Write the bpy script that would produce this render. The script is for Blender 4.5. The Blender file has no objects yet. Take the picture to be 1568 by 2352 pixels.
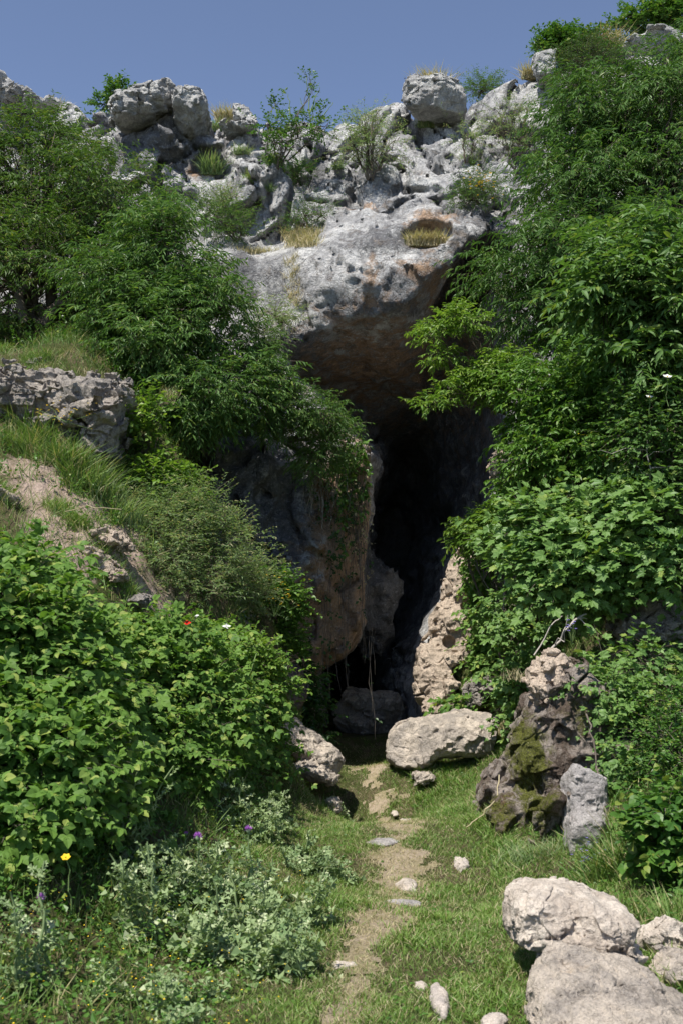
import bpy, math, random
import numpy as np
from math import radians

rng = np.random.default_rng(7)
random.seed(7)
scene = bpy.context.scene
col = scene.collection

# ------------------------------------------------------------------ camera, light, exposure
FPX, PITCH, CAMZ = 2522.0, radians(5.1), 1.7          # focal length in pixels of a 1568 x 2352 frame
cam_d = bpy.data.cameras.new('camera')
cam = bpy.data.objects.new('camera', cam_d)
col.objects.link(cam)
cam.location = (0, 0, CAMZ)
cam.rotation_euler = (radians(90) + PITCH, 0, 0)
cam_d.sensor_fit = 'VERTICAL'
cam_d.sensor_height = 22.3
cam_d.lens = 22.3 * FPX / 2352
cam_d.clip_end = 2000
cam_d.clip_start = 0.05
cam_d.dof.use_dof = True
cam_d.dof.focus_distance = 13.5
cam_d.dof.aperture_fstop = 3.5
scene.camera = cam

SUN_DIR = np.array([-0.46, -0.66, 1.48]); SUN_DIR /= np.linalg.norm(SUN_DIR)      # towards the sun
sun_el = math.asin(SUN_DIR[2])
world = bpy.data.worlds.new("World"); scene.world = world; world.use_nodes = True
wt = world.node_tree; wt.nodes.clear()
sky = wt.nodes.new('ShaderNodeTexSky'); sky.sky_type = 'NISHITA'; sky.sun_disc = False
sky.sun_elevation = sun_el
sky.sun_rotation = math.atan2(SUN_DIR[0], SUN_DIR[1])
sky.altitude = 2600; sky.air_density = 1.0; sky.dust_density = 2.2; sky.ozone_density = 5.0
bg = wt.nodes.new('ShaderNodeBackground'); bg.inputs['Strength'].default_value = 0.115
wo = wt.nodes.new('ShaderNodeOutputWorld')
hs = wt.nodes.new('ShaderNodeHueSaturation'); hs.inputs['Saturation'].default_value = .86; hs.inputs['Value'].default_value = .97; hs.inputs['Hue'].default_value = .502
wt.links.new(sky.outputs[0], hs.inputs['Color']); wt.links.new(hs.outputs[0], bg.inputs[0]); wt.links.new(bg.outputs[0], wo.inputs[0])
sd = bpy.data.lights.new('sun', 'SUN'); sun = bpy.data.objects.new('sun', sd); col.objects.link(sun)
sd.energy = 4.6; sd.angle = radians(0.53); sd.color = (1.0, 0.955, 0.88)
from mathutils import Vector
sun.rotation_euler = Vector(SUN_DIR).to_track_quat('Z', 'Y').to_euler()
scene.view_settings.view_transform = 'Standard'
scene.view_settings.look = 'None'
scene.view_settings.exposure = 0.58
scene.view_settings.gamma = 1.0
scene.cycles.max_bounces = 6
scene.cycles.diffuse_bounces = 4
scene.cycles.transmission_bounces = 4
scene.cycles.use_denoising = True

# ------------------------------------------------------------------ pixel <-> world
cp, sp = math.cos(PITCH), math.sin(PITCH)
def px(u, v, Y):
    a = (u - 784.0) / FPX; b = (1176.0 - v) / FPX
    dy = cp - b * sp; dz = sp + b * cp
    t = Y / dy
    return np.array([a * t, Y, CAMZ + dz * t])

# ------------------------------------------------------------------ noise
_T = rng.random((64, 64, 64)).astype(np.float32) * 2 - 1
def vnoise(p, off=0):
    p = np.asarray(p, np.float32) + np.float32(off * 7.31 + 100)
    i = np.floor(p).astype(np.int32); f = p - i
    f = f * f * f * (f * (f * 6 - 15) + 10)
    i0 = i & 63; i1 = (i + 1) & 63
    x0, y0, z0 = i0[:, 0], i0[:, 1], i0[:, 2]; x1, y1, z1 = i1[:, 0], i1[:, 1], i1[:, 2]
    fx, fy, fz = f[:, 0], f[:, 1], f[:, 2]
    a = _T[x0, y0, z0] * (1 - fx) + _T[x1, y0, z0] * fx
    b = _T[x0, y1, z0] * (1 - fx) + _T[x1, y1, z0] * fx
    c = _T[x0, y0, z1] * (1 - fx) + _T[x1, y0, z1] * fx
    d = _T[x0, y1, z1] * (1 - fx) + _T[x1, y1, z1] * fx
    return (a * (1 - fy) + b * fy) * (1 - fz) + (c * (1 - fy) + d * fy) * fz
def fbm(p, octs=4, off=0, ridged=False, gain=0.5):
    s = np.zeros(len(p), np.float32); a = 1.0; q = np.asarray(p, np.float32)
    tot = 0
    for o in range(octs):
        n = vnoise(q, off + o)
        if ridged: n = 1 - 2 * np.abs(n)
        s += a * n; tot += a
        a *= gain; q = q * 2.03
    return s / tot
def worley(p, off=0, jit=0.9, vec=False):
    """F1, F2 and the nearest cell's random value"""
    p = np.asarray(p, np.float32) + np.float32(off * 3.7 + 64)
    i = np.floor(p).astype(np.int32)
    F1 = np.full(len(p), 9, np.float32); F2 = np.full(len(p), 9, np.float32); R = np.zeros(len(p), np.float32); DV = np.zeros((len(p), 3), np.float32)
    for dx in (-1, 0, 1):
        for dy in (-1, 0, 1):
            for dz in (-1, 0, 1):
                c = i + np.array([dx, dy, dz], np.int32)
                a, b, e = c[:, 0] & 63, c[:, 1] & 63, c[:, 2] & 63
                q = c.astype(np.float32) + 0.5
                q[:, 0] += _T[a, b, e] * 0.5 * jit; q[:, 1] += _T[b, e, a] * 0.5 * jit; q[:, 2] += _T[e, a, b] * 0.5 * jit
                e_ = p - q; dd = np.sqrt((e_ ** 2).sum(1))
                n = dd < F1
                F2 = np.where(n, F1, np.minimum(F2, dd)); R = np.where(n, _T[(a + 17) & 63, b, e], R)
                DV[n] = e_[n]; F1 = np.where(n, dd, F1)
    return (F1, F2, R, DV) if vec else (F1, F2, R)
def smooth(a, b, x):
    t = np.clip((x - a) / (b - a), 0, 1); return t * t * (3 - 2 * t)
def smin(a, b, k):
    h = np.clip(0.5 + 0.5 * (b - a) / k, 0, 1); return b * (1 - h) + a * h - k * h * (1 - h)
def smax(a, b, k): return -smin(-a, -b, k)

# ------------------------------------------------------------------ mesh and object helpers
def mk_mesh(name, V, faces, mat=None, smooth_shade=True):
    """V (n,3), faces (m,k) of one size"""
    V = np.asarray(V, np.float32); faces = np.asarray(faces, np.int32)
    me = bpy.data.meshes.new(name)
    n, (m, k) = len(V), faces.shape
    me.vertices.add(n); me.vertices.foreach_set('co', V.ravel())
    me.loops.add(m * k); me.loops.foreach_set('vertex_index', faces.ravel())
    me.polygons.add(m)
    me.polygons.foreach_set('loop_start', np.arange(0, m * k, k, dtype=np.int32))
    me.polygons.foreach_set('loop_total', np.full(m, k, np.int32))
    me.polygons.foreach_set('use_smooth', np.full(m, smooth_shade, bool))
    me.update(calc_edges=True)
    me.validate()
    if mat: me.materials.append(mat)
    return me
def link(name, me, parent=None, loc=None):
    o = bpy.data.objects.new(name, me); col.objects.link(o)
    if loc is not None: o.location = loc
    if parent is not None:
        o.parent = parent
        if loc is None: o.location = -Vector(parent.location)
    return o
def tag(o, label=None, cat=None, group=None, kind=None):
    if label: o['label'] = label
    if cat: o['category'] = cat
    if group: o['group'] = group
    if kind: o['kind'] = kind
    return o
def empty(name, loc, label, cat, group=None):
    o = bpy.data.objects.new(name, None); col.objects.link(o); o.location = Vector([float(c) for c in loc])
    o.empty_display_size = 0.1
    return tag(o, label, cat, group)

# ------------------------------------------------------------------ materials
def mat_new(name):
    m = bpy.data.materials.new(name); m.use_nodes = True
    nt = m.node_tree; nt.nodes.clear()
    out = nt.nodes.new('ShaderNodeOutputMaterial')
    return m, nt, out
class NB:
    def __init__(s, nt): s.nt = nt
    def n(s, t, **kw):
        d = s.nt.nodes.new(t)
        for k, v in kw.items():
            if hasattr(d, k): setattr(d, k, v)
            else: d.inputs[k].default_value = v
        return d
    def l(s, a, b): s.nt.links.new(a, b)
    def noise(s, vec, scale, detail=4, rough=0.6, dist=0.0):
        d = s.n('ShaderNodeTexNoise'); d.inputs['Scale'].default_value = scale
        d.inputs['Detail'].default_value = detail; d.inputs['Roughness'].default_value = rough
        d.inputs['Distortion'].default_value = dist
        s.l(vec, d.inputs['Vector']); return d.outputs['Fac']
    def ramp(s, fac, lo, hi, a=0.0, b=1.0):
        d = s.n('ShaderNodeMapRange'); d.interpolation_type = 'SMOOTHSTEP'
        d.inputs[1].default_value = lo; d.inputs[2].default_value = hi
        d.inputs[3].default_value = a; d.inputs[4].default_value = b
        s.l(fac, d.inputs[0]); return d.outputs[0]
    def mix(s, fac, a, b, mode='MIX'):
        d = s.n('ShaderNodeMix', data_type='RGBA', blend_type=mode)
        if isinstance(fac, (int, float)): d.inputs[0].default_value = fac
        else: s.l(fac, d.inputs[0])
        for i, c in ((6, a), (7, b)):
            if isinstance(c, tuple): d.inputs[i].default_value = (*c, 1)
            else: s.l(c, d.inputs[i])
        return d.outputs[2]
    def math(s, op, a, b=None):
        d = s.n('ShaderNodeMath', operation=op)
        for i, c in ((0, a), (1, b)):
            if c is None: continue
            if isinstance(c, (int, float)): d.inputs[i].default_value = c
            else: s.l(c, d.inputs[i])
        return d.outputs[0]
    def scaled(s, vec, sc):
        d = s.n('ShaderNodeMapping'); d.inputs['Scale'].default_value = sc
        s.l(vec, d.inputs['Vector']); return d.outputs[0]

def rock_mat(name, pale, grey, dark, orange, dark_amt=0.5, orange_amt=0.4, moss=None, sc=1.0, bump=1.0, use_tint=False, pits=1.0):
    m, nt, out = mat_new(name); b = NB(nt)
    g = b.n('ShaderNodeNewGeometry').outputs['Position']
    p = b.scaled(g, (sc, sc, sc))
    c = b.mix(b.ramp(b.noise(p, 1.6, 7, 0.68, 0.4), 0.40, 0.60), pale, grey)
    # rain streaks, longer than wide
    st = b.noise(b.scaled(g, (3.2 * sc, 3.2 * sc, 0.7 * sc)), 1.3, 7, 0.7, 0.5)
    c = b.mix(b.math('MULTIPLY', b.ramp(st, 0.52, 0.68), dark_amt), c, dark)
    bl = b.noise(p, 7.0, 6, 0.72, 0.8)
    c = b.mix(b.math('MULTIPLY', b.ramp(bl, 0.52, 0.66), dark_amt * 0.9), c, dark)
    on = b.noise(b.scaled(g, (1.1 * sc, 1.1 * sc, .8 * sc)), 2.3, 6, 0.7, 0.9)
    c = b.mix(b.math('MULTIPLY', b.ramp(on, 0.60, 0.72), orange_amt), c, orange)
    tint = None
    if use_tint:
        at = b.n('ShaderNodeAttribute', attribute_name='tint')
        sep = b.n('ShaderNodeSeparateColor'); b.l(at.outputs['Color'], sep.inputs[0])
        w = b.ramp(b.noise(p, 4.5, 7, 0.75, 0.6), 0.25, 0.65, -0.45, 0.45)
        def msk(ch, s=1.0):
            return b.math('MULTIPLY', b.ramp(b.math('ADD', sep.outputs[ch], b.math('MULTIPLY', w, 0.8)), 0.25, 0.75), s)
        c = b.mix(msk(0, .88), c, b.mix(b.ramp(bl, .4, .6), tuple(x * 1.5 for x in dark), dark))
        c = b.mix(msk(1, .8), c, b.mix(b.ramp(bl, .4, .65), orange, tuple(x * .55 for x in orange)))
        if moss:
            c = b.mix(msk(2, .95), c, b.mix(b.ramp(b.noise(p, 30, 4, .7), .4, .6), moss, tuple(x * .4 for x in moss)))
    sp_ = b.noise(p, 42, 4, 0.7)
    c = b.mix(b.math('MULTIPLY', b.ramp(sp_, 0.50, 0.62), 0.35), c, tuple(x * 0.8 for x in dark))
    sp2 = b.noise(p, 26, 4, 0.7)
    c = b.mix(b.math('MULTIPLY', b.ramp(sp2, 0.55, 0.68), 0.35), c, tuple(min(.85, x * 1.25) for x in pale))
    vo = b.n('ShaderNodeTexVoronoi', feature='DISTANCE_TO_EDGE'); vo.inputs['Scale'].default_value = 2.6
    wv = b.n('ShaderNodeVectorMath', operation='ADD')
    nz = b.n('ShaderNodeTexNoise'); nz.inputs['Scale'].default_value = 3.0; nz.inputs['Detail'].default_value = 5
    b.l(p, nz.inputs['Vector']); sc_ = b.n('ShaderNodeVectorMath', operation='SCALE'); sc_.inputs['Scale'].default_value = 1.0
    b.l(nz.outputs['Color'], sc_.inputs[0]); b.l(p, wv.inputs[0]); b.l(sc_.outputs[0], wv.inputs[1])
    b.l(wv.outputs[0], vo.inputs['Vector'])
    crack = b.ramp(vo.outputs['Distance'], 0.0, 0.035)
    vo2 = b.n('ShaderNodeTexVoronoi', feature='F1'); vo2.inputs['Scale'].default_value = 15.0
    b.l(wv.outputs[0], vo2.inputs['Vector'])
    pit = b.ramp(vo2.outputs['Distance'], 0.06, 0.36)
    h = b.math('ADD', b.math('MULTIPLY', b.noise(p, 6, 9, .76, .2), .055), b.math('MULTIPLY', b.noise(p, 24, 6, .8, .1), .045))
    h = b.math('ADD', h, b.math('MULTIPLY', pit, .014 * pits))
    h = b.math('ADD', h, b.math('MULTIPLY', crack, .016))
    for s3, a3 in ((5.5, .045), (13.0, .022)):          # chipped faces
        v3 = b.n('ShaderNodeTexVoronoi', feature='F1'); v3.inputs['Scale'].default_value = s3
        b.l(wv.outputs[0], v3.inputs['Vector'])
        vs = b.n('ShaderNodeVectorMath', operation='SUBTRACT'); b.l(b.scaled(wv.outputs[0], (1, 1, 1)), vs.inputs[0]); b.l(v3.outputs['Position'], vs.inputs[1])
        vd = b.n('ShaderNodeVectorMath', operation='DOT_PRODUCT'); cs_ = b.n('ShaderNodeVectorMath', operation='SUBTRACT')
        b.l(v3.outputs['Color'], cs_.inputs[0]); cs_.inputs[1].default_value = (.5, .5, .5)
        b.l(vs.outputs[0], vd.inputs[0]); b.l(cs_.outputs[0], vd.inputs[1])
        h = b.math('ADD', h, b.math('MULTIPLY', vd.outputs['Value'], a3 * s3 * 1.2))
    bp = b.n('ShaderNodeBump'); bp.inputs['Strength'].default_value = 1.0; bp.inputs['Distance'].default_value = bump / sc
    b.l(h, bp.inputs['Height'])
    bs = b.n('ShaderNodeBsdfPrincipled'); bs.inputs['Roughness'].default_value = 0.92
    bs.inputs['Specular IOR Level'].default_value = 0.2
    b.l(c, bs.inputs['Base Color']); b.l(bp.outputs[0], bs.inputs['Normal']); b.l(bs.outputs[0], out.inputs[0])
    return m

def leaf_mat(name, c1, c2, c3=None, frac3=0.1, trans=0.35, rough=0.42, spec=0.35, pos_scale=1.3):
    m, nt, out = mat_new(name); b = NB(nt)
    g = b.n('ShaderNodeNewGeometry')
    r = g.outputs['Random Per Island']
    c = b.mix(r, c1, c2)
    c = b.mix(b.math('MULTIPLY', b.ramp(b.noise(g.outputs['Position'], pos_scale, 4), .42, .58), .75), c, c2)
    if c3:
        r2 = b.math('FRACT', b.math('MULTIPLY', r, 7.13))
        c = b.mix(b.ramp(r2, 1 - frac3 - .03, 1 - frac3 + .03), c, c3)
    bs = b.n('ShaderNodeBsdfPrincipled'); bs.inputs['Roughness'].default_value = rough
    bs.inputs['Specular IOR Level'].default_value = spec
    b.l(c, bs.inputs['Base Color'])
    tr = b.n('ShaderNodeBsdfTranslucent')
    tc = b.mix(1.0, c, (1.25, 1.35, 0.6), 'MULTIPLY')
    b.l(tc, tr.inputs['Color'])
    mx = b.n('ShaderNodeMixShader'); mx.inputs[0].default_value = trans
    b.l(bs.outputs[0], mx.inputs[1]); b.l(tr.outputs[0], mx.inputs[2]); b.l(mx.outputs[0], out.inputs[0])
    return m
def plain_mat(name, c1, c2, rough=.8, scale=8.0, trans=0.0, spec=.2):
    m, nt, out = mat_new(name); b = NB(nt)
    g = b.n('ShaderNodeNewGeometry')
    c = b.mix(b.ramp(b.noise(g.outputs['Position'], scale, 5), .35, .65), c1, c2)
    c = b.mix(b.math('MULTIPLY', g.outputs['Random Per Island'], .4), c, c2)
    bs = b.n('ShaderNodeBsdfPrincipled'); bs.inputs['Roughness'].default_value = rough
    bs.inputs['Specular IOR Level'].default_value = spec
    b.l(c, bs.inputs['Base Color'])
    if trans:
        tr = b.n('ShaderNodeBsdfTranslucent'); b.l(c, tr.inputs['Color'])
        mx = b.n('ShaderNodeMixShader'); mx.inputs[0].default_value = trans
        b.l(bs.outputs[0], mx.inputs[1]); b.l(tr.outputs[0], mx.inputs[2]); b.l(mx.outputs[0], out.inputs[0])
    else: b.l(bs.outputs[0], out.inputs[0])
    return m

M = {}
M['cliff'] = rock_mat('limestone_cliff', (.70, .69, .67), (.42, .415, .415), (.13, .13, .135), (.58, .37, .22), .68, .42, moss=(.08, .12, .03), use_tint=True, bump=1.0)
M['caprock'] = rock_mat('cap_limestone', (.62, .61, .58), (.40, .395, .385), (.14, .135, .13), (.40, .24, .12), .5, .35, sc=1.4)
M['pale'] = rock_mat('pale_travertine', (.60, .49, .385), (.50, .41, .32), (.22, .17, .13), (.50, .33, .20), .22, .3, sc=2.2, bump=.8, pits=2)
M['boulder'] = rock_mat('mouth_boulder', (.66, .57, .47), (.42, .37, .32), (.17, .145, .12), (.52, .40, .28), .5, .3, sc=2.4, bump=.9)
M['white'] = rock_mat('white_boulder', (.66, .58, .49), (.48, .41, .34), (.28, .23, .19), (.58, .45, .30), .15, .5, sc=2.6, bump=.6, pits=.8)
M['terrace'] = rock_mat('weathered_rock', (.50, .44, .37), (.33, .30, .27), (.10, .095, .09), (.45, .32, .2), .55, .3, sc=2.0, bump=1.1)
M['mossy'] = rock_mat('moss_rock', (.36, .31, .27), (.14, .105, .082), (.038, .024, .016), (.13, .06, .03), .85, .7, moss=(.14, .155, .02), sc=3.0, bump=1.0, use_tint=True, pits=2)
M['slab'] = rock_mat('grey_slab', (.50, .465, .44), (.35, .325, .31), (.09, .08, .075), (.2, .13, .08), .35, .25, sc=2.8, bump=.7)
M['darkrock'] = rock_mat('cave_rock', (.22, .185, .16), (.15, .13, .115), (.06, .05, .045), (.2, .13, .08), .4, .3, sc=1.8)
M['stone'] = rock_mat('path_stone', (.54, .47, .40), (.42, .37, .33), (.2, .17, .15), (.46, .34, .25), .2, .4, sc=4, bump=.35)
M['tree_leaf'] = leaf_mat('tree_leaf', (.050, .108, .020), (.112, .195, .038), (.19, .23, .04), .1, trans=.32, spec=.35, rough=.5)
M['tree_leaf_b'] = leaf_mat('tree_leaf_light', (.056, .128, .030), (.118, .215, .052), (.18, .25, .05), .1, trans=.34, spec=.35, rough=.5)
M['right_leaf'] = leaf_mat('right_tree_leaf', (.050, .115, .026), (.104, .20, .044), (.15, .21, .05), .08, trans=.32, spec=.35, rough=.5)
M['mid_leaf'] = leaf_mat('dogwood_leaf', (.065, .155, .024), (.125, .235, .042), (.16, .25, .04), .12, trans=.35)
M['lime_leaf'] = leaf_mat('young_leaf', (.10, .20, .03), (.17, .28, .045), (.24, .33, .06), .2, trans=.4)
M['bramble_leaf'] = leaf_mat('bramble_leaf', (.060, .140, .024), (.150, .265, .048), (.28, .35, .08), .13, trans=.36, rough=.55, spec=.25)
M['vine_leaf'] = leaf_mat('vine_leaf', (.085, .175, .042), (.165, .28, .072), (.24, .32, .07), .08, trans=.33, rough=.5)
M['ivy_leaf'] = leaf_mat('ivy_leaf', (.02, .06, .015), (.05, .12, .025), None, trans=.2)
M['cliff_leaf'] = leaf_mat('cliff_shrub_leaf', (.05, .10, .03), (.10, .17, .05), (.17, .2, .06), .1, trans=.3, rough=.6)
M['olive_leaf'] = leaf_mat('grey_green_leaf', (.14, .22, .085), (.25, .34, .155), (.42, .40, .23), .15, trans=.42, rough=.6)
M['thistle_leaf'] = leaf_mat('thistle_leaf', (.13, .21, .08), (.27, .35, .16), (.45, .50, .30), .15, trans=.2, rough=.6, pos_scale=9)
M['weed_leaf'] = leaf_mat('weed_leaf', (.04, .11, .02), (.09, .19, .03), (.2, .26, .05), .1, trans=.3)
M['grass'] = leaf_mat('grass_blade', (.10, .20, .035), (.18, .28, .06), (.40, .36, .19), .18, trans=.3, rough=.5)
M['long_grass'] = leaf_mat('long_grass', (.08, .16, .035), (.16, .25, .06), (.38, .34, .17), .18, trans=.3, rough=.5)
M['straw'] = leaf_mat('straw', (.40, .33, .19), (.55, .47, .30), (.20, .22, .08), .15, trans=.25, rough=.6)
M['twig'] = plain_mat('twig_bark', (.09, .07, .05), (.16, .135, .11))
M['greytwig'] = plain_mat('dead_twig', (.28, .25, .22), (.42, .38, .33))
M['root'] = plain_mat('hanging_root', (.09, .08, .065), (.19, .165, .14))
M['stem_green'] = plain_mat('green_stem', (.12, .20, .06), (.20, .27, .10))
M['purple'] = plain_mat('purple_floret', (.36, .08, .48), (.52, .22, .62), trans=.3)
M['bulb'] = plain_mat('thistle_bract', (.10, .17, .08), (.22, .28, .17))
M['red'] = plain_mat('poppy_petal', (.62, .015, .01), (.75, .04, .02), trans=.3)
M['black'] = plain_mat('poppy_centre', (.02, .02, .02), (.05, .05, .03))
M['petal'] = plain_mat('white_petal', (.78, .78, .74), (.85, .84, .80), trans=.3)
M['yellow'] = plain_mat('yellow_petal', (.75, .50, .02), (.85, .62, .05), trans=.2)
M['violet'] = plain_mat('violet_petal', (.12, .09, .38), (.25, .2, .5), trans=.2)
# ------------------------------------------------------------------ thin-plate fits and lookup grids
class Field2:
    def __init__(s, pts, lo, hi, step, reg=1e-3):
        P = np.array(pts, float); A, z = P[:, :2], P[:, 2]; n = len(A)
        def U(r2): return np.where(r2 > 1e-12, r2 * np.log(np.maximum(r2, 1e-12)) * .5, 0)
        K = U(((A[:, None] - A[None]) ** 2).sum(2)) + np.eye(n) * reg
        Q = np.hstack([np.ones((n, 1)), A])
        L = np.block([[K, Q], [Q.T, np.zeros((3, 3))]])
        w = np.linalg.solve(L, np.concatenate([z, np.zeros(3)]))
        s.lo, s.step = np.array(lo, float), step
        gx = np.arange(lo[0], hi[0] + step, step); gy = np.arange(lo[1], hi[1] + step, step)
        s.gx, s.gy = gx, gy
        XX, YY = np.meshgrid(gx, gy, indexing='ij'); G = np.stack([XX.ravel(), YY.ravel()], 1)
        out = np.empty(len(G))
        for i in range(0, len(G), 20000):
            q = G[i:i + 20000]
            out[i:i + 20000] = U(((q[:, None] - A[None]) ** 2).sum(2)) @ w[:n] + w[n] + q @ w[n + 1:]
        s.g = out.reshape(XX.shape)
    def __call__(s, x, y):
        return bilin(s.g, (np.asarray(x, float) - s.lo[0]) / s.step, (np.asarray(y, float) - s.lo[1]) / s.step)
def bilin(g, a, b):
    a = np.clip(a, 0, g.shape[0] - 1.001); b = np.clip(b, 0, g.shape[1] - 1.001)
    i, j = a.astype(int), b.astype(int); fa, fb = a - i, b - j
    return (g[i, j] * (1 - fa) + g[i + 1, j] * fa) * (1 - fb) + (g[i, j + 1] * (1 - fa) + g[i + 1, j + 1] * fa) * fb

# ------------------------------------------------------------------ solid shapes from distance functions (f < 0 inside)
def sdf_mesh(f, lo, hi, h, B=8, margin=.45, keep=None):
    lo = np.array(lo, float); hi = np.array(hi, float)
    nb = np.ceil((hi - lo) / (h * B)).astype(int)
    bi = np.stack(np.meshgrid(*[np.arange(n) for n in nb], indexing='ij'), -1).reshape(-1, 3)
    c = lo + (bi + .5) * h * B
    ci = np.stack(np.meshgrid(*[np.arange(n + 1) for n in nb], indexing='ij'), -1).reshape(-1, 3)
    cf = f(lo + ci * h * B).reshape(nb + 1)
    cs = np.stack([cf[a:a + nb[0], b_:b_ + nb[1], d:d + nb[2]] for a in (0, 1) for b_ in (0, 1) for d in (0, 1)], -1).reshape(-1, 8)
    act = ((cs < 0).any(1) & (cs > 0).any(1)) | (np.abs(cs).min(1) < margin * h * B)
    if keep is not None: act &= keep(c)
    bi = bi[act]
    off = np.stack(np.meshgrid(*[np.arange(B + 1)] * 3, indexing='ij'), -1).reshape(-1, 3)
    N = (nb * B + 3).astype(np.int64)
    keys_l, pos_l, e_l = [], [], []
    corners = [(a, b, d) for a in (0, 1) for b in (0, 1) for d in (0, 1)]
    edges = [(p, q) for p in range(8) for q in range(p + 1, 8) if sum(abs(corners[p][k] - corners[q][k]) for k in range(3)) == 1]
    CH = max(1, 900000 // (B + 1) ** 3)
    for s0 in range(0, len(bi), CH):
        b = bi[s0:s0 + CH]; n = len(b)
        ijk = (b[:, None, :] * B + off[None]).reshape(-1, 3)
        val = f(lo + ijk * h).reshape(n, B + 1, B + 1, B + 1).astype(np.float32)
        val[val == 0] = 1e-6
        cv = [val[:, a:a + B, bb:bb + B, d:d + B] for a, bb, d in corners]
        ins = sum((v < 0).astype(np.int8) for v in cv)
        sel = np.nonzero((ins > 0) & (ins < 8))
        if len(sel[0]) == 0: continue
        cvs = [v[sel] for v in cv]
        acc = np.zeros((len(sel[0]), 3), np.float32); cnt = np.zeros(len(sel[0]), np.float32)
        for p, q in edges:
            cr = (cvs[p] < 0) != (cvs[q] < 0)
            t = np.where(cr, cvs[p] / np.where(cr, cvs[p] - cvs[q], 1), 0)
            P = np.array(corners[p], np.float32); Q = np.array(corners[q], np.float32)
            acc += np.where(cr[:, None], P + t[:, None] * (Q - P), 0); cnt += cr
        loc = acc / cnt[:, None]
        cell = b[sel[0]] * B + np.stack(sel[1:], 1)
        keys_l.append((cell[:, 0] * N[1] + cell[:, 1]) * N[2] + cell[:, 2])
        pos_l.append(lo + (cell + loc) * h)
        s000 = cvs[0] < 0
        for ax, ci in ((0, 4), (1, 2), (2, 1)):
            cr = s000 != (cvs[ci] < 0)
            e_l.append(np.column_stack([cell[cr], np.full(cr.sum(), ax), s000[cr]]))
    keys = np.concatenate(keys_l); pos = np.concatenate(pos_l); E = np.concatenate(e_l)
    o = np.argsort(keys); keys, pos = keys[o], pos[o]
    quads = []
    for ax in range(3):
        e = E[E[:, 3] == ax]; a1, a2 = (ax + 1) % 3, (ax + 2) % 3
        q = []; ok = np.ones(len(e), bool)
        for d1, d2 in ((0, 0), (-1, 0), (-1, -1), (0, -1)):
            cc = e[:, :3].copy(); cc[:, a1] += d1; cc[:, a2] += d2
            k = (cc[:, 0] * N[1] + cc[:, 1]) * N[2] + cc[:, 2]
            i = np.clip(np.searchsorted(keys, k), 0, len(keys) - 1)
            ok &= (keys[i] == k) & (cc.min(1) >= 0); q.append(i)
        q = np.stack(q, 1); flip = e[:, 4] == 0
        q[flip] = q[flip][:, ::-1]
        quads.append(q[ok])
    return pos, np.concatenate(quads)


# ------------------------------------------------------------------ ground
def gp(u, v, Y, dz=0.0):
    p = px(u, v, Y); return (p[0], p[1], p[2] + dz)
G_PTS = [(0, -3, 0), (0, 0, 0), (.5, 3, 0), (.5, 6, 0), (.5, 9, 0), (.4, 12, 0), (.3, 14.6, 0), (.3, 18, 0), (-.6, 4, 0), (-.6, 6, .03),
         (-.5, 9, .06), (-.35, 12, .08), (1.4, 4, .0), (1.3, 6, .0), (1.05, 9, .02), (1.1, 12, .05), (1.1, 13.5, .1), (-.4, 14.2, 0.0), (-.3, 13.2, .03), (-.35, 12.6, .05), (.9, 14.2, 0.0),
         (-1.8, 3.5, .1), (-1.7, 5, .25), (-3.2, 5, 1.3), (-4.5, 3, 1.0), (-1.5, 8, .75), (-1.25, 10, .95), (-1.05, 12, .7), (-.85, 13.5, .4),
         gp(250, 1250, 9.5), gp(200, 1060, 10.4), gp(30, 1050, 10.2), gp(350, 1100, 11.2), gp(450, 1130, 11.8), gp(600, 1350, 12.0), (-.85, 12.9, .35), (-.5, 11.9, .05), (-.5, 11.2, .05),
         gp(290, 1200, 10.3), gp(120, 1150, 9.6), gp(100, 1380, 8.3, -.15), gp(350, 1400, 9.8), gp(500, 1300, 10.8),
         gp(60, 815, 13.0), gp(150, 848, 11.4), gp(0, 835, 11.4), gp(240, 850, 11.8), gp(400, 930, 13.2), (-7, 12, 5.0), (-7, 8, 4.2), (-6, 4.5, 2.2),
         (1.9, 7.2, .05), (1.9, 6, .05), (1.9, 4, .05), (3.2, 4, .15), (2.7, 6.3, .15),
         gp(1500, 1700, 9), gp(1568, 1500, 9.5), gp(1400, 1480, 10.5), (2.25, 12, 1.0), (2.0, 13, .45), (1.6, 11.5, .08), (1.75, 12.4, .15), gp(1500, 1400, 10.8), gp(1568, 1120, 12),
         gp(1200, 1150, 13.6), gp(1120, 1300, 14.0), gp(1480, 1900, 7.6), gp(1568, 1800, 7.6), (6, 10, 3.4), (6, 6, 1.6), (5, 14, 5.5), (-2.0, 15.5, 5.2), (-5, 16, 5.6)]
G0 = Field2(G_PTS, (-8, -4), (7, 17), .1, reg=2e-3)
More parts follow.
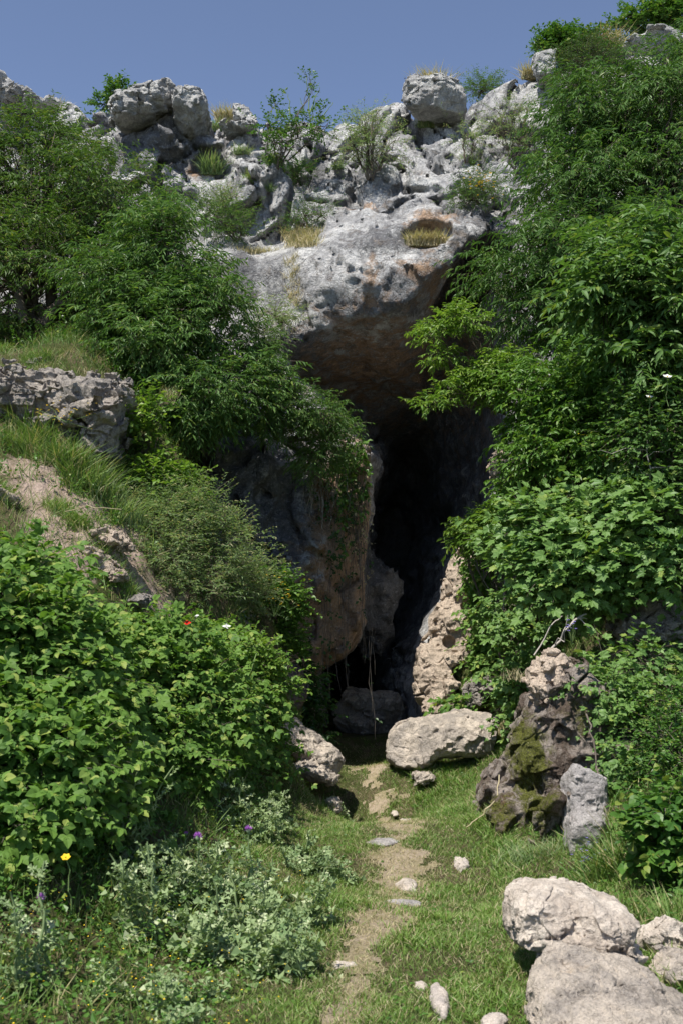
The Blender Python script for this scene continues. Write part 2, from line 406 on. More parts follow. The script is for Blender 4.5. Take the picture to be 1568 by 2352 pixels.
def ground_z(x, y, fine=True):
    x = np.asarray(x, float); y = np.asarray(y, float)
    xc, yc = np.clip(x, -7.5, 6.5), np.clip(y, -3, 17)
    z = G0(xc, yc)
    z = np.where(y > 14, z * (1 - smooth(14.0, 15.0, y) * smooth(-1.5, -.9, x)), z)
    flat = smooth(.9, 1.6, x - .15) + smooth(-.3, -1.1, x)
    if fine:
        P = np.stack([x, y, z * 0], -1).reshape(-1, 3)
        n1 = fbm(P * 1.7, 3, 3).reshape(x.shape); n2 = fbm(P * 6, 3, 9).reshape(x.shape)
        amp = .02 + .10 * np.clip(flat, 0, 1)
        rub = smooth(-1.3, -1.7, x) * smooth(-3.4, -2.6, x) * smooth(8.6, 9.2, y) * (1 - smooth(10.4, 11, y))
        z = z + (fbm(P * np.array([4.5, 4.5, 1]), 4, 15, ridged=True).reshape(x.shape) - .4) * .14 * rub
        z = z + n1 * amp + n2 * (.012 + .03 * np.clip(flat, 0, 1))
    return z
xs = np.concatenate([[-220, -120, -60, -30, -18, -12, -9], np.arange(-7, 6.5, .055), [8, 10, 14, 20, 35, 60, 120, 220]])
ys = np.concatenate([[-220, -120, -60, -30, -15, -8, -4, -2, 0, 1, 2], np.arange(3, 17, .055), [17.5, 18.5, 20, 23, 26, 40, 80, 220]])
XX, YY = np.meshgrid(xs, ys, indexing='ij')
ZZ = ground_z(XX, YY)
V = np.stack([XX, YY, ZZ], -1).reshape(-1, 3)
ni, nj = XX.shape
idx = np.arange(ni * nj).reshape(ni, nj)
Q = np.stack([idx[:-1, :-1], idx[1:, :-1], idx[1:, 1:], idx[:-1, 1:]], -1).reshape(-1, 4)
m, nt, out = mat_new('soil_and_turf'); b = NB(nt)
P = b.n('ShaderNodeNewGeometry').outputs['Position']
c = b.mix(b.ramp(b.noise(P, 2.5, 6, .65), .42, .58), (.11, .12, .045), (.20, .155, .095))
c = b.mix(b.math('MULTIPLY', b.ramp(b.noise(P, 14, 5, .7), .45, .6), .6), c, (.08, .115, .03))
at = b.n('ShaderNodeAttribute', attribute_name='tint'); sep = b.n('ShaderNodeSeparateColor'); b.l(at.outputs['Color'], sep.inputs[0])
w = b.math('SUBTRACT', b.noise(P, 5, 6, .7), .5)
soil = b.mix(b.ramp(b.noise(P, 9, 6, .7), .4, .62), (.70, .54, .44), (.46, .35, .27))
c = b.mix(b.ramp(b.math('ADD', sep.outputs[0], w), .35, .6), c, soil)
bs = b.n('ShaderNodeBsdfPrincipled'); bs.inputs['Roughness'].default_value = .95; bs.inputs['Specular IOR Level'].default_value = .1
bp = b.n('ShaderNodeBump'); bp.inputs['Distance'].default_value = .12
b.l(b.noise(P, 16, 8, .75), bp.inputs['Height']); b.l(bp.outputs[0], bs.inputs['Normal'])
b.l(c, bs.inputs['Base Color']); b.l(bs.outputs[0], out.inputs[0]); M['ground'] = m
gme = mk_mesh('ground', V, Q, M['ground'])
def add_tint(me, V, spots, extra=None):
    """spots: (point, radius, channel, strength)"""
    tc = np.zeros((len(V), 4), np.float32); tc[:, 3] = 1
    for p, r, ch, s in spots:
        r = np.array(r if hasattr(r, '__len__') else (r, r, r), float)
        d2 = (((V - np.asarray(p)) / r) ** 2).sum(1)
        tc[:, ch] = np.maximum(tc[:, ch], s * np.exp(-d2))
    if extra is not None: tc[:, 0] = np.maximum(tc[:, 0], extra)
    a = me.color_attributes.new('tint', 'FLOAT_COLOR', 'POINT')
    a.data.foreach_set('color', tc.ravel())
add_tint(gme, V, [(px(210, 1230, 9.5), (.55, .9, .45), 0, 1.3), (px(130, 1130, 9.7), (.5, .6, .3), 0, .9), (px(330, 1370, 10), (.5, .6, .3), 0, .8), (px(60, 1080, 10), (.5, .6, .3), 0, .7),
                  (px(1400, 1500, 10.3), (.7, .9, .35), 0, .9), (px(1260, 1480, 10.8), (.5, .9, .3), 0, .8)])
ground = link('ground', gme); tag(ground, kind='structure', label='grassy ground rising into banks on both sides of the path')

# worn path: a thin sheet of trodden earth and straw draped over the turf
def path_x(y): return np.interp(y, [3, 4.7, 5.6, 6.4, 7.4, 8.9, 11, 13.2, 14], [0, .04, .06, .24, .40, .38, .40, .22, .15])
def path_w(y): return np.interp(y, [3, 5, 8, 11, 14], [.20, .20, .22, .28, .26])
def path_mask(x, y):
    P = np.stack([x, y, x * 0], -1)
    n = fbm(P * 2.2, 4, 21); n2 = fbm(P * 7, 3, 27)
    return 1 - np.abs(x - path_x(y)) / path_w(y) + n * 1.3 + n2 * .8
pxs = np.arange(-.5, 1.3, .03); pys = np.arange(3, 14.2, .03)
A_, B_ = np.meshgrid(pxs, pys, indexing='ij')
pm = path_mask(A_.ravel(), B_.ravel()).reshape(A_.shape)
PV = np.stack([A_, B_, ground_z(A_, B_) + .006], -1).reshape(-1, 3)
idx = np.arange(A_.size).reshape(A_.shape)
Q = np.stack([idx[:-1, :-1], idx[1:, :-1], idx[1:, 1:], idx[:-1, 1:]], -1)
km = (pm[:-1, :-1] > .52)
Q = Q[km]
used, inv = np.unique(Q, return_inverse=True)
m, nt, out = mat_new('trodden_earth'); b = NB(nt)
P = b.n('ShaderNodeNewGeometry').outputs['Position']
c = b.mix(b.ramp(b.noise(P, 4, 6, .7), .4, .6), (.46, .37, .27), (.37, .31, .19))
c = b.mix(b.math('MULTIPLY', b.ramp(b.noise(P, 30, 5, .7), .5, .65), .5), c, (.17, .15, .07))
bs = b.n('ShaderNodeBsdfPrincipled'); bs.inputs['Roughness'].default_value = .95; bs.inputs['Specular IOR Level'].default_value = .1
bp = b.n('ShaderNodeBump'); bp.inputs['Distance'].default_value = .05
b.l(b.noise(P, 25, 8, .75), bp.inputs['Height']); b.l(bp.outputs[0], bs.inputs['Normal'])
b.l(c, bs.inputs['Base Color']); b.l(bs.outputs[0], out.inputs[0]); M['path'] = m
path = link('path', mk_mesh('path', PV[used], inv.reshape(Q.shape), M['path']))
tag(path, kind='structure', label='worn strip of trodden earth and dry grass leading to the cave')

# ------------------------------------------------------------------ the cliff with its cave
C_PTS = [(-100, 200, 21.5), (0, 205, 21), (150, 240, 20.5), (270, 265, 19), (400, 250, 18.6), (480, 280, 18.6), (600, 280, 19), (750, 280, 19.2), (900, 255, 19), (1060, 270, 18.6), (1200, 200, 18.6), (1300, 150, 18), (1450, 100, 18), (1650, 90, 18),
         (-100, 400, 20), (0, 350, 20), (280, 350, 17.6), (400, 360, 17.5), (480, 400, 17.6), (600, 380, 17.9), (750, 380, 17.8), (900, 370, 17.4), (1050, 380, 17.2), (1200, 350, 17), (1400, 300, 16.8), (1650, 300, 16.2),
         (450, 460, 17.1), (600, 470, 17.1), (720, 460, 16.8), (850, 450, 16.2), (1000, 450, 15.8), (1080, 470, 15.6), (1150, 450, 16.3), (1250, 500, 15.6),
         (500, 560, 16.7), (620, 560, 16.7), (500, 590, 15.6), (620, 590, 15.6), (690, 605, 15.3), (680, 550, 16.2),
         (720, 560, 15.4), (720, 640, 15.0), (760, 700, 14.95), (800, 560, 15.1), (850, 650, 14.8), (900, 540, 15), (950, 610, 14.7), (1000, 560, 14.75), (1040, 510, 14.8), (1075, 540, 14.8),
         (560, 640, 15.5), (640, 700, 15.4), (660, 760, 15.2), (1150, 520, 15.6), (1130, 640, 15), (1250, 650, 14.5), (1400, 600, 14.3), (1650, 600, 14),
         (0, 600, 17), (200, 600, 17), (400, 700, 16.2), (300, 850, 15.4), (450, 950, 14.4), (550, 1050, 13.7), (620, 1100, 13.7), (560, 1200, 13.6), (650, 1250, 13.5), (700, 1290, 13.4), (700, 1400, 14.1),
         (780, 1100, 14.3), (815, 1020, 14.3), (820, 1250, 14.3), (760, 1490, 14.2), (720, 1540, 14.2), (650, 1600, 13.5), (600, 1700, 13.4), (500, 1400, 13.4), (760, 900, 15), (700, 820, 15.1),
         (1150, 900, 14.8), (1180, 1100, 14.7), (1100, 1300, 14.9), (1050, 1450, 14.9), (980, 1550, 14.8), (970, 1680, 14.8), (1300, 1000, 14), (1300, 1300, 14), (1650, 900, 13.2), (1500, 1200, 13.4), (1650, 1500, 13)]
S_PTS = []
for u, v, Y in C_PTS:
    p = px(u, v, Y); S_PTS.append((p[0], p[2], Y))
S0 = Field2(S_PTS, (-11, -2), (12, 14), .1, reg=5e-3)
SKY_PTS = [(-200, 200, 21), (0, 212, 21), (100, 235, 20.5), (200, 258, 20), (270, 275, 19.5), (400, 285, 18.7), (500, 290, 18.8), (560, 302, 19), (640, 292, 19), (700, 292, 19), (760, 290, 19.1), (850, 268, 19), (910, 255, 19), (950, 280, 18.8), (1050, 270, 18.6), (1090, 232, 18.6),
           (1180, 205, 18.6), (1235, 190, 18.4), (1280, 160, 18.2), (1340, 130, 18), (1400, 128, 18), (1450, 108, 18), (1500, 97, 18), (1570, 100, 18), (1750, 90, 18)]
_sk = np.array([px(*q) for q in SKY_PTS])
MOUTH = [(735, 1860), (722, 1545), (790, 1505), (835, 1430), (840, 1300), (852, 1150), (846, 1040), (800, 1000), (765, 960), (700, 890), (625, 835), (640, 780), (760, 732), (870, 705), (930, 690), (975, 655), (1030, 605), (1085, 562),
         (1130, 590), (1190, 680), (1230, 850), (1210, 1000), (1165, 1150), (1095, 1270), (1045, 1400), (985, 1500), (965, 1620), (960, 1860)]
_mp = np.array([px(u, v, 14.8)[[0, 2]] for u, v in MOUTH])
_gx = np.arange(-4, 5, .04); _gz = np.arange(-2, 8, .04)
_A, _B = np.meshgrid(_gx, _gz, indexing='ij'); _q = np.stack([_A.ravel(), _B.ravel()], 1)
_d = np.full(len(_q), 1e9); _in = np.zeros(len(_q), bool)
for i in range(len(_mp)):
    a, c_ = _mp[i], _mp[(i + 1) % len(_mp)]
    e = c_ - a; w_ = _q - a; t = np.clip((w_ @ e) / (e @ e), 0, 1)
    _d = np.minimum(_d, np.linalg.norm(w_ - t[:, None] * e, axis=1))
    cr = ((a[1] > _q[:, 1]) != (c_[1] > _q[:, 1])) & (_q[:, 0] < (c_[0] - a[0]) * (_q[:, 1] - a[1]) / (c_[1] - a[1] + 1e-12) + a[0])
    _in ^= cr
SDM = np.where(_in, -_d, _d).reshape(_A.shape)
LEDGE = px(600, 572, 15.6)[2]
NICHE = px(980, 535, 14.9)
TONGUE = px(866, 1385, 17.0); VOID = px(1075, 655, 16.0)
def cliff_f(p, full=True):
    x, y, z = p[:, 0], p[:, 1], p[:, 2]
    pf = p.astype(np.float32)
    wob = np.stack([fbm(pf * .9, 3, 31), fbm(pf * .9, 3, 36)], 1)
    S = S0(x, z)
    upper = smooth(7.0, 7.8, z)
    # jointed blocks: every cell stands forward or back by its own amount, with a gap at the joints
    q = np.stack([x + wob[:, 0] * .4 + z * .15, y * .12, z + wob[:, 1] * .35 - x * .1], 1)
    F1, F2, R, DV = worley(q * np.array([1.15, .9, .8]), 1, vec=True)
    e1 = F2 - F1
    g1 = np.exp(-(e1 / .045) ** 2)
    t1 = np.mod(R * 57.3, 2) - 1; t2 = np.mod(R * 91.7, 2) - 1
    block = (R * .20 + (t1 * DV[:, 0] + t2 * DV[:, 2]) * .34) * (.22 + .78 * upper) - g1 * .20 * (.12 + .88 * upper)
    if full:
        G1, G2, R2, D2 = worley((q + wob[:, [0]] * .4) * np.array([3.1, 2.0, 1.9]), 5, vec=True)
        t1 = np.mod(R2 * 57.3, 2) - 1; t2 = np.mod(R2 * 91.7, 2) - 1
        e2 = G2 - G1
        block += (R2 * .16 + (t1 * D2[:, 0] + t2 * D2[:, 2]) * .25 - np.exp(-(e2 / .08) ** 2) * .08) * np.where(z > 5.6, .12 + .88 * upper, 1.0)
        n = fbm(pf * 1.8, 5, 41, gain=.5) * .05 + fbm(pf * np.array([1.6, 1.2, .6]), 3, 47, ridged=True) * .05 + fbm(pf * 7, 3, 44, ridged=True) * .04
        H1, H2, R3, D3 = worley((q + wob[:, [1]] * .3) * np.array([8.0, 3.0, 5.5]), 8, vec=True)
        n = n + (R3 * .05 + ((np.mod(R3 * 57.3, 2) - 1) * D3[:, 0] + (np.mod(R3 * 91.7, 2) - 1) * D3[:, 2]) * .085) * np.where(z > 5.6, .5 + .5 * upper, 1)
    else:
        n = 0
    smoothwall = np.exp(-(((x - px(590, 650, 15.5)[0]) / .65) ** 4 + ((z - px(590, 650, 15.5)[2]) / .6) ** 4))
    rough = 1 - .75 * smoothwall
    f = (S - y) * .8 - (n * .9 + block) * rough
    T = np.interp(x, _sk[:, 0], _sk[:, 2])
    top = z - T - (wob[:, 0] * .15 + R * .12 * smooth(0, .25, e1)) 
    f = smax(f, top, .12)
    # boulder-shaped niche with the dry grass
    dn = np.sqrt(((x - NICHE[0]) / .36) ** 2 + ((y - NICHE[1] + .1) / .5) ** 2 + ((z - NICHE[2]) / .26) ** 2)
    f = smax(f, -(dn - 1) * .3, .05)
    # cave
    dy = np.maximum(y - 14.6, 0)
    hi_ = smooth(3.0, 6.0, z)
    k = .045 + .2 * hi_
    xc = x - .02 * dy + .05 * dy * (1 - hi_)
    m_ = bilin(SDM, (xc + 4) / .04, (z + 2) / .04)
    cave = m_ + k * np.where(y > 14.6, dy, (y - 14.6) * .25)
    cave = cave - fbm(pf * np.array([1.6, .8, 1.6]), 4, 51) * np.clip(.05 + dy * .10, 0, .3)
    if full: cave = cave - fbm(pf * 5, 3, 55, ridged=True) * (.02 + .04 * smooth(0, .6, dy))
    cave = np.maximum(cave, y - 24)
    f = smax(f, -cave, .07)
    dv = np.sqrt(((x - VOID[0]) / .55) ** 2 + ((y - VOID[1]) / 1.6) ** 2 + ((z - VOID[2] - (x - VOID[0]) * .7) / .5) ** 2)
    f = smax(f, -((dv - 1) * .45 - (fbm(pf * 2.5, 3, 58) * .1 if full else 0)), .06)
    # rock tongue hanging just inside the mouth
    dt = np.sqrt(((x - TONGUE[0] + .1) / .36) ** 2 + ((y - TONGUE[1]) / .5) ** 2 + ((z - TONGUE[2]) / .72) ** 2)
    tg = (dt - 1) * .36 - ((fbm(pf * 2.5, 4, 61) * .22 + fbm(pf * 6, 3, 64, ridged=True) * .08) if full else 0)
    f = smin(f, tg, .1)
    return f
def keep_c(c):
    S = S0(c[:, 0], c[:, 2])
    cavezone = (c[:, 0] > -3.2) & (c[:, 0] < 3.4) & (c[:, 2] < 7.6)
    return ((c[:, 1] < S + 3.5) | cavezone) & (c[:, 2] > -.5)
CV, CF = sdf_mesh(cliff_f, (-9, 12.6, -.6), (10, 25.4, 12.6), .05, margin=.85, keep=keep_c)
cme = mk_mesh('cliff', CV, CF, M['cliff'])
def joint_dirt(p):
    """black crust that grows in the open joints of the limestone"""
    pf = p.astype(np.float32); x, y, z = pf.T
    w0, w1 = fbm(pf * .9, 3, 31), fbm(pf * .9, 3, 36)
    q = np.stack([x + w0 * .4 + z * .15, y * .12, z + w1 * .35 - x * .1], 1)
    F1, F2, _r = worley(q * np.array([1.15, .9, .8]), 1); G1, G2, _r = worley((q + w0[:, None] * .4) * np.array([3.1, 2.0, 1.9]), 5)
    return np.maximum(np.exp(-((F2 - F1) / .07) ** 2) * .85, np.exp(-((G2 - G1) / .09) ** 2) * .4) * (.25 + .75 * smooth(7.0, 7.7, z))
def T_(u, v, Y, r, ch, s): return (px(u, v, Y), r, ch, s)
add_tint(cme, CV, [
    # 0: dark weathering and painted cave shade, 1: ochre stain, 2: moss
    T_(340, 310, 17.6, (.75, 1.5, .5), 0, 1.1), T_(280, 330, 17.6, (.6, 1.5, .4), 0, 1.1), T_(450, 340, 17.6, (.25, 1, .45), 0, 1.1), T_(640, 350, 17.8, (.3, 1, .35), 0, .6), T_(730, 380, 17.5, (.18, 1, .6), 0, 1.1), T_(830, 380, 17, (.55, 1, .35), 0, .65),
    T_(1000, 330, 17, (.3, 1, .2), 0, .6), T_(560, 630, 15.5, (.22, 1, .5), 0, .95), T_(640, 640, 15.4, (.14, 1, .45), 0, .6), T_(900, 550, 15, (1.0, .6, .35), 0, .66), T_(790, 640, 15, (.5, .6, .3), 0, .3), T_(960, 620, 14.8, (.35, .6, .2), 1, .55), T_(1050, 480, 15, (.3, 1, .3), 0, .7), T_(950, 640, 14.8, (.9, 1, .25), 0, .6), T_(1120, 520, 15.4, (.4, 1, .3), 0, .75), T_(1060, 580, 14.8, (.2, 1, .5), 0, .8),
    T_(700, 790, 15.2, (.5, 1.5, .25), 0, .9), T_(860, 710, 15, (1.0, 1.0, .14), 0, .9), T_(640, 1180, 13.6, (.8, 1.2, .9), 0, .75), T_(560, 1050, 13.6, (.7, 1, .8), 0, .7), T_(780, 960, 15, (.3, 1, .5), 0, .6),
    T_(990, 520, 15.3, (.35, .7, .22), 1, .9), T_(850, 660, 14.9, (.12, .6, .4), 1, .7), T_(800, 1250, 14.3, (.42, 1.0, 1.4), 1, 1.35), T_(760, 1450, 14.2, (.8, 1.2, .8), 1, 1.3), T_(1000, 680, 15.5, (.5, 1.5, .5), 1, .5), T_(850, 850, 16.5, (1.3, 2.2, .9), 1, .55), T_(1000, 850, 17, (1.5, 3, 1.4), 1, .4), T_(930, 780, 16.6, (2.2, 1.6, 1.3), 0, .75), T_(1080, 900, 17.5, (1.5, 2, 2), 0, .9), T_(870, 1380, 17, (.6, 1.1, 1.0), 0, 1.6), T_(1080, 640, 16.3, (.8, 1.2, .8), 0, 1.5), T_(800, 920, 15.6, (.35, .8, .6), 0, .7), T_(960, 700, 15.8, (1.1, .9, .3), 0, .7),  # dark spots in this row and the next paint cave shade into the rock
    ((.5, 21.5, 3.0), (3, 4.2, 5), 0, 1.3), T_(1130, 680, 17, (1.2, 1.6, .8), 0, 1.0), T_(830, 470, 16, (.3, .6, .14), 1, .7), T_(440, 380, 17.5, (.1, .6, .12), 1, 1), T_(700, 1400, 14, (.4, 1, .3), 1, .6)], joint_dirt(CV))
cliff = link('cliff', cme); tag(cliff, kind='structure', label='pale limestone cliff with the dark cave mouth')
# ------------------------------------------------------------------ rocks
FOOT = []
def rot_y(a):
    c, s = math.cos(a), math.sin(a); return np.array([[c, 0, s], [0, 1, 0], [-s, 0, c]])
def rock(name, label, cat, blobs, mat, seed=0, amp=.10, cuts=(), ncut=5, k=.25, fine=36, pw=2, facet=.85, group=None, tints=None, sink=True, parent=None, holes=()):
    """blobs: (u, v, Y, half width px, half height px, half depth m, tilt deg)"""
    B = []
    for u, v, Y, ru, rv, rd, tl in blobs:
        c = px(u, v, Y); s_ = Y / FPX
        B.append((c, np.array([ru * s_, rd, rv * s_]), rot_y(radians(tl))))
    size = max(max(r) for _, r, _ in B)
    lo = np.min([c - max(r) * 1.35 for c, r, _ in B], 0); hi = np.max([c + max(r) * 1.35 for c, r, _ in B], 0)
    r0 = np.random.default_rng(seed + 100)
    mean = np.mean([c for c, _, _ in B], 0)
    planes = []
    for i in range(ncut):
        n = r0.normal(size=3); n /= np.linalg.norm(n)
        sup = max((c - mean) @ n + np.linalg.norm(r * (R.T @ n)) for c, r, R in B)
        planes.append((n, sup * r0.uniform(.62, .86)))
    H = [(px(*h[:3]), h[3] * h[2] / FPX) for h in holes]
    ms = min(min(r) for _, r, _ in B)
    def f(p):
        d = None
        for c, r, R in B:
            q = (p - c) @ R / r
            e = (((np.abs(q) ** pw).sum(1)) ** (1 / pw) - 1) * min(r)
            d = e if d is None else smin(d, e, k * ms)
        for n, o in planes: d = smax(d, (p - mean) @ n - o, .04 * size)
        pf = ((p - mean) / size).astype(np.float32) + seed * 3.1
        d = d - fbm(pf * 1.6, 3, 70) * amp * size * 1.2 - fbm(pf * 4.5, 4, 75, ridged=True) * amp * size * .62 - fbm(pf * 14, 2, 81) * amp * size * .16
        F1, F2, R_ = worley(pf * np.array([2.4, 2.4, 3.4], np.float32) + vnoise(pf * 3, 5)[:, None] * .35, 9)
        d = d - R_ * smooth(0, .12, F2 - F1) * amp * size * facet + np.exp(-((F2 - F1) / .05) ** 2) * amp * size * .35 * facet
        for c, r in H:
            d = smax(d, r - np.linalg.norm((p - c) * np.array([1, .5, 1]), axis=1), .3 * r)
        return d
    V, F = sdf_mesh(f, lo, hi, size / fine, B=6, margin=.5)
    if mean[1] < 14:
        gap = float((V[:, 2] - ground_z(V[:, 0], V[:, 1])).min())
        if -.08 * size < gap < .5 and name != 'rock_pillar' and sink: V[:, 2] -= gap + .08 * size + .02
    gz_ = float(ground_z(mean[0], mean[1]))
    if V[:, 2].min() < gz_ + .12 and mean[1] < 14:
        a_ = np.random.default_rng(seed).choice(len(V), 4000); Q_ = V[a_]; lowz = np.abs(Q_[:, 2] - ground_z(Q_[:, 0], Q_[:, 1])) < .05
        FOOT.append(Q_[lowz][:260])
    base = np.array([(V[:, 0].min() + V[:, 0].max()) / 2, (V[:, 1].min() + V[:, 1].max()) / 2, V[:, 2].min()])
    me = mk_mesh(name, V - base, F, M[mat])
    if mat in ('mossy', 'cliff'): add_tint(me, V, [(px(*t[:3]), t[3], t[4], t[5]) for t in (tints or [])])
    o = link(name, me, loc=base)
    if parent is not None: o.parent = parent; o.location = base - np.array(parent.location)
    elif label: tag(o, label, cat, group)
    return o

# ------------------------------------------------------------------ leaf shapes: x along the leaf, y across, z up
def tri_fan(outline, ctr):
    V = np.array([ctr] + outline, np.float32); n = len(outline)
    return V, np.array([(0, i + 1, (i + 1) % n + 1) for i in range(n)])
def L_diamond(w=.2, fold=.06, droop=.12):
    V = np.array([(0, 0, 0), (.42, -w, fold), (1, 0, -droop), (.42, w, fold)], np.float32)
    return V, np.array([(0, 1, 2), (0, 2, 3)])
def L_lance(w=.17, fold=.06, droop=.22):
    V = np.array([(0, 0, 0), (.3, -w, fold), (.3, w, fold), (.34, 0, 0), (.68, -w * .8, fold - droop * .3), (.68, w * .8, fold - droop * .3), (.7, 0, -droop * .35), (1, 0, -droop)], np.float32)
    T = [(0, 1, 3), (0, 3, 2), (1, 4, 6), (1, 6, 3), (3, 6, 5), (3, 5, 2), (4, 7, 6), (6, 7, 5)]
    return V, np.array(T)
def L_ovate(w=.36, fold=.07, droop=.12):
    o = [(0, 0, 0), (.16, -w * .75, fold), (.4, -w, fold), (.62, -w * .80, fold * .5), (.82, -w * .42, -droop * .4), (1, 0, -droop), (.82, w * .42, -droop * .4), (.62, w * .80, fold * .5), (.4, w, fold), (.16, w * .75, fold)]
    return tri_fan(o, (.45, 0, 0))
def L_lobed():
    o = []
    for a, r in ((180, .12), (215, .42), (240, .30), (262, .56), (285, .44), (318, .80), (338, .62), (0, 1.0), (22, .62), (42, .80), (75, .44), (98, .56), (120, .30), (145, .42)):
        o.append((.42 + math.cos(radians(a)) * r * .58, math.sin(radians(a)) * r * .62, .05 * (r < .5) - .10 * (r > .9)))
    return tri_fan(o, (.38, 0, -.02))
def join_T(parts):
    Vs, Ts, n = [], [], 0
    for V, T in parts: Vs.append(V); Ts.append(T + n); n += len(V)
    return np.concatenate(Vs), np.concatenate(Ts)
def xf(L, scale, yaw, off, pitch=0):
    V, T = L; c, s = math.cos(yaw), math.sin(yaw); cp_, sp__ = math.cos(pitch), math.sin(pitch)
    W = V * scale
    W = np.stack([W[:, 0] * cp_ + W[:, 2] * sp__, W[:, 1], -W[:, 0] * sp__ + W[:, 2] * cp_], 1)
    W = np.stack([W[:, 0] * c - W[:, 1] * s, W[:, 0] * s + W[:, 1] * c, W[:, 2]], 1) + np.array(off)
    return W.astype(np.float32), T
def L_trifoliate():
    o = L_ovate()
    pet = (np.array([(0, -.008, 0), (.42, -.006, .0), (.42, .006, 0), (0, .008, 0)], np.float32), np.array([(0, 1, 2), (0, 2, 3)]))
    return join_T([pet, xf(o, .58, 0, (.42, 0, 0), .15), xf(o, .50, 1.15, (.38, .0, 0), .2), xf(o, .50, -1.15, (.38, 0, 0), .2)])
def L_thistle(teeth=6):
    o = [(0, -.03, 0)]
    for i in range(teeth):
        x0 = .08 + i * .84 / teeth; w = .26 * math.sin(math.pi * min(1, (x0 + .12))) ** .7
        o += [(x0 + .02, -.07, .0), (x0 + .13, -w, .10 if i % 2 else -.05)]
    o += [(1, 0, -.12)]
    o += [(x, -y, -z if abs(y) > .1 else z) for x, y, z in reversed(o[1:-1])] + [(0, .03, 0)]
    n = len(o); V = np.array(o + [(.3, 0, -.02), (.7, 0, -.04)], np.float32)
    T = [(n if V[i, 0] < .5 else n + 1, i, (i + 1) % n) for i in range(n)]
    T += [(n, n + 1, j) for j in ()]
    return V, np.array(T)
LEAF = dict(diamond=L_diamond(), slim=L_diamond(.12, .03, .2), lance=L_lance(), ovate=L_ovate(), broad=L_diamond(.34, .08, .1), lobed=L_lobed(), tri=L_trifoliate(), thistle=L_thistle())
def unit(a): return a / np.maximum(np.linalg.norm(a, axis=-1, keepdims=True), 1e-9)
def frames(d, n):
    x = unit(d); z = unit(n - (n * x).sum(-1, keepdims=True) * x); y = np.cross(z, x)
    return np.stack([x, y, z], -1)
def emit(L, P, R, S):
    V, T = L
    W = np.einsum('nij,kj->nki', R, V) * S[:, None, None] + P[:, None, :]
    TT = T[None] + (np.arange(len(P)) * len(V))[:, None, None]
    return W.reshape(-1, 3).astype(np.float32), TT.reshape(-1, 3)
def tubes(segs, sides=5):
    """segs: array (n, 8) = start, end, r0, r1"""
    segs = np.asarray(segs, float); n = len(segs)
    a, b_, r0, r1 = segs[:, :3], segs[:, 3:6], segs[:, 6], segs[:, 7]
    R = frames(b_ - a, np.tile([.13, .21, .97], (n, 1)) + (np.abs(unit(b_ - a)[:, 2:3]) > .9) * np.array([[1.0, 0, 0]]))
    an = np.arange(sides) * 2 * math.pi / sides
    ring = R[:, :, 1][:, None] * np.cos(an)[None, :, None] + R[:, :, 2][:, None] * np.sin(an)[None, :, None]
    V = np.concatenate([a[:, None] + ring * r0[:, None, None], b_[:, None] + ring * r1[:, None, None]], 1)
    F = np.array([(i, (i + 1) % sides, sides + (i + 1) % sides, sides + i) for i in range(sides)])
    FF = F[None] + (np.arange(n) * 2 * sides)[:, None, None]
    return V.reshape(-1, 3), FF.reshape(-1, 4)
def tube_line(S_, sides=6):
    """one connected tube through consecutive segments"""
    P = np.vstack([S_[:, :3], S_[-1:, 3:6]]); R_ = np.append(S_[:, 6], S_[-1, 7])
    T_d = unit(np.gradient(P, axis=0)); ref = np.array([1.0, .2, 0]) if abs(T_d[:, 2].mean()) > .6 else np.array([.1, .2, 1.0])
    a = unit(np.cross(T_d, ref)); c = np.cross(T_d, a)
    an = np.arange(sides) * 2 * math.pi / sides
    V = P[:, None] + (a[:, None] * np.cos(an)[None, :, None] + c[:, None] * np.sin(an)[None, :, None]) * R_[:, None, None]
    n = len(P)
    F = [(i * sides + k, i * sides + (k + 1) % sides, (i + 1) * sides + (k + 1) % sides, (i + 1) * sides + k) for i in range(n - 1) for k in range(sides)]
    return V.reshape(-1, 3), np.array(F)
def curve_segs(a, b, r0, r1, n=6, wob=.06, sag=0.0, r=rng):
    t = np.linspace(0, 1, n + 1)[:, None]; L = np.linalg.norm(np.array(b) - a)
    P = np.array(a) * (1 - t) + np.array(b) * t
    P[1:-1] += r.normal(size=(n - 1, 3)) * wob * L
    P[:, 2] -= sag * L * (4 * t * (1 - t))[:, 0]
    rr = r0 + (r1 - r0) * t[:, 0]
    return np.column_stack([P[:-1], P[1:], rr[:-1], rr[1:]]), P

def sprays(P, D, length, m, leaf, lsize, r, droop=.35, updown=1.0, size_var=.35, face=None):
    """leaves set alternately along n arching twigs. returns verts, tris, twig segments"""
    n = len(P)
    D = unit(D); L = length * r.uniform(.6, 1.3, n)
    t = (np.arange(m) + 1.0) / m
    tt = t[None, :, None]
    pos = P[:, None] + D[:, None] * (L[:, None, None] * tt)
    pos[..., 2] -= droop * L[:, None] * t[None] ** 2 * .6
    side = unit(np.cross(D, [0, 0, 1.0]) + 1e-3)
    sgn = np.where(np.arange(m) % 2 == 0, 1, -1)[None, :, None]
    dirn = D[:, None] * .65 + side[:, None] * sgn * .8 + r.normal(size=(n, m, 3)) * .28
    dirn[..., 2] -= droop * .9
    nor = np.array([0, 0, updown]) + r.normal(size=(n, m, 3)) * .45
    if face is not None: nor = nor + np.asarray(face)
    S = lsize * (1 + size_var * r.uniform(-1, 1, (n, m)))
    V, T = emit(LEAF[leaf], pos.reshape(-1, 3), frames(dirn.reshape(-1, 3), nor.reshape(-1, 3)), S.ravel())
    seg = np.column_stack([P - D * L[:, None] * .25, pos[:, m // 2], np.full(n, 1), np.full(n, .6)])
    seg2 = np.column_stack([pos[:, m // 2], pos[:, -1], np.full(n, .6), np.full(n, .3)])
    return V, T, np.concatenate([seg, seg2])

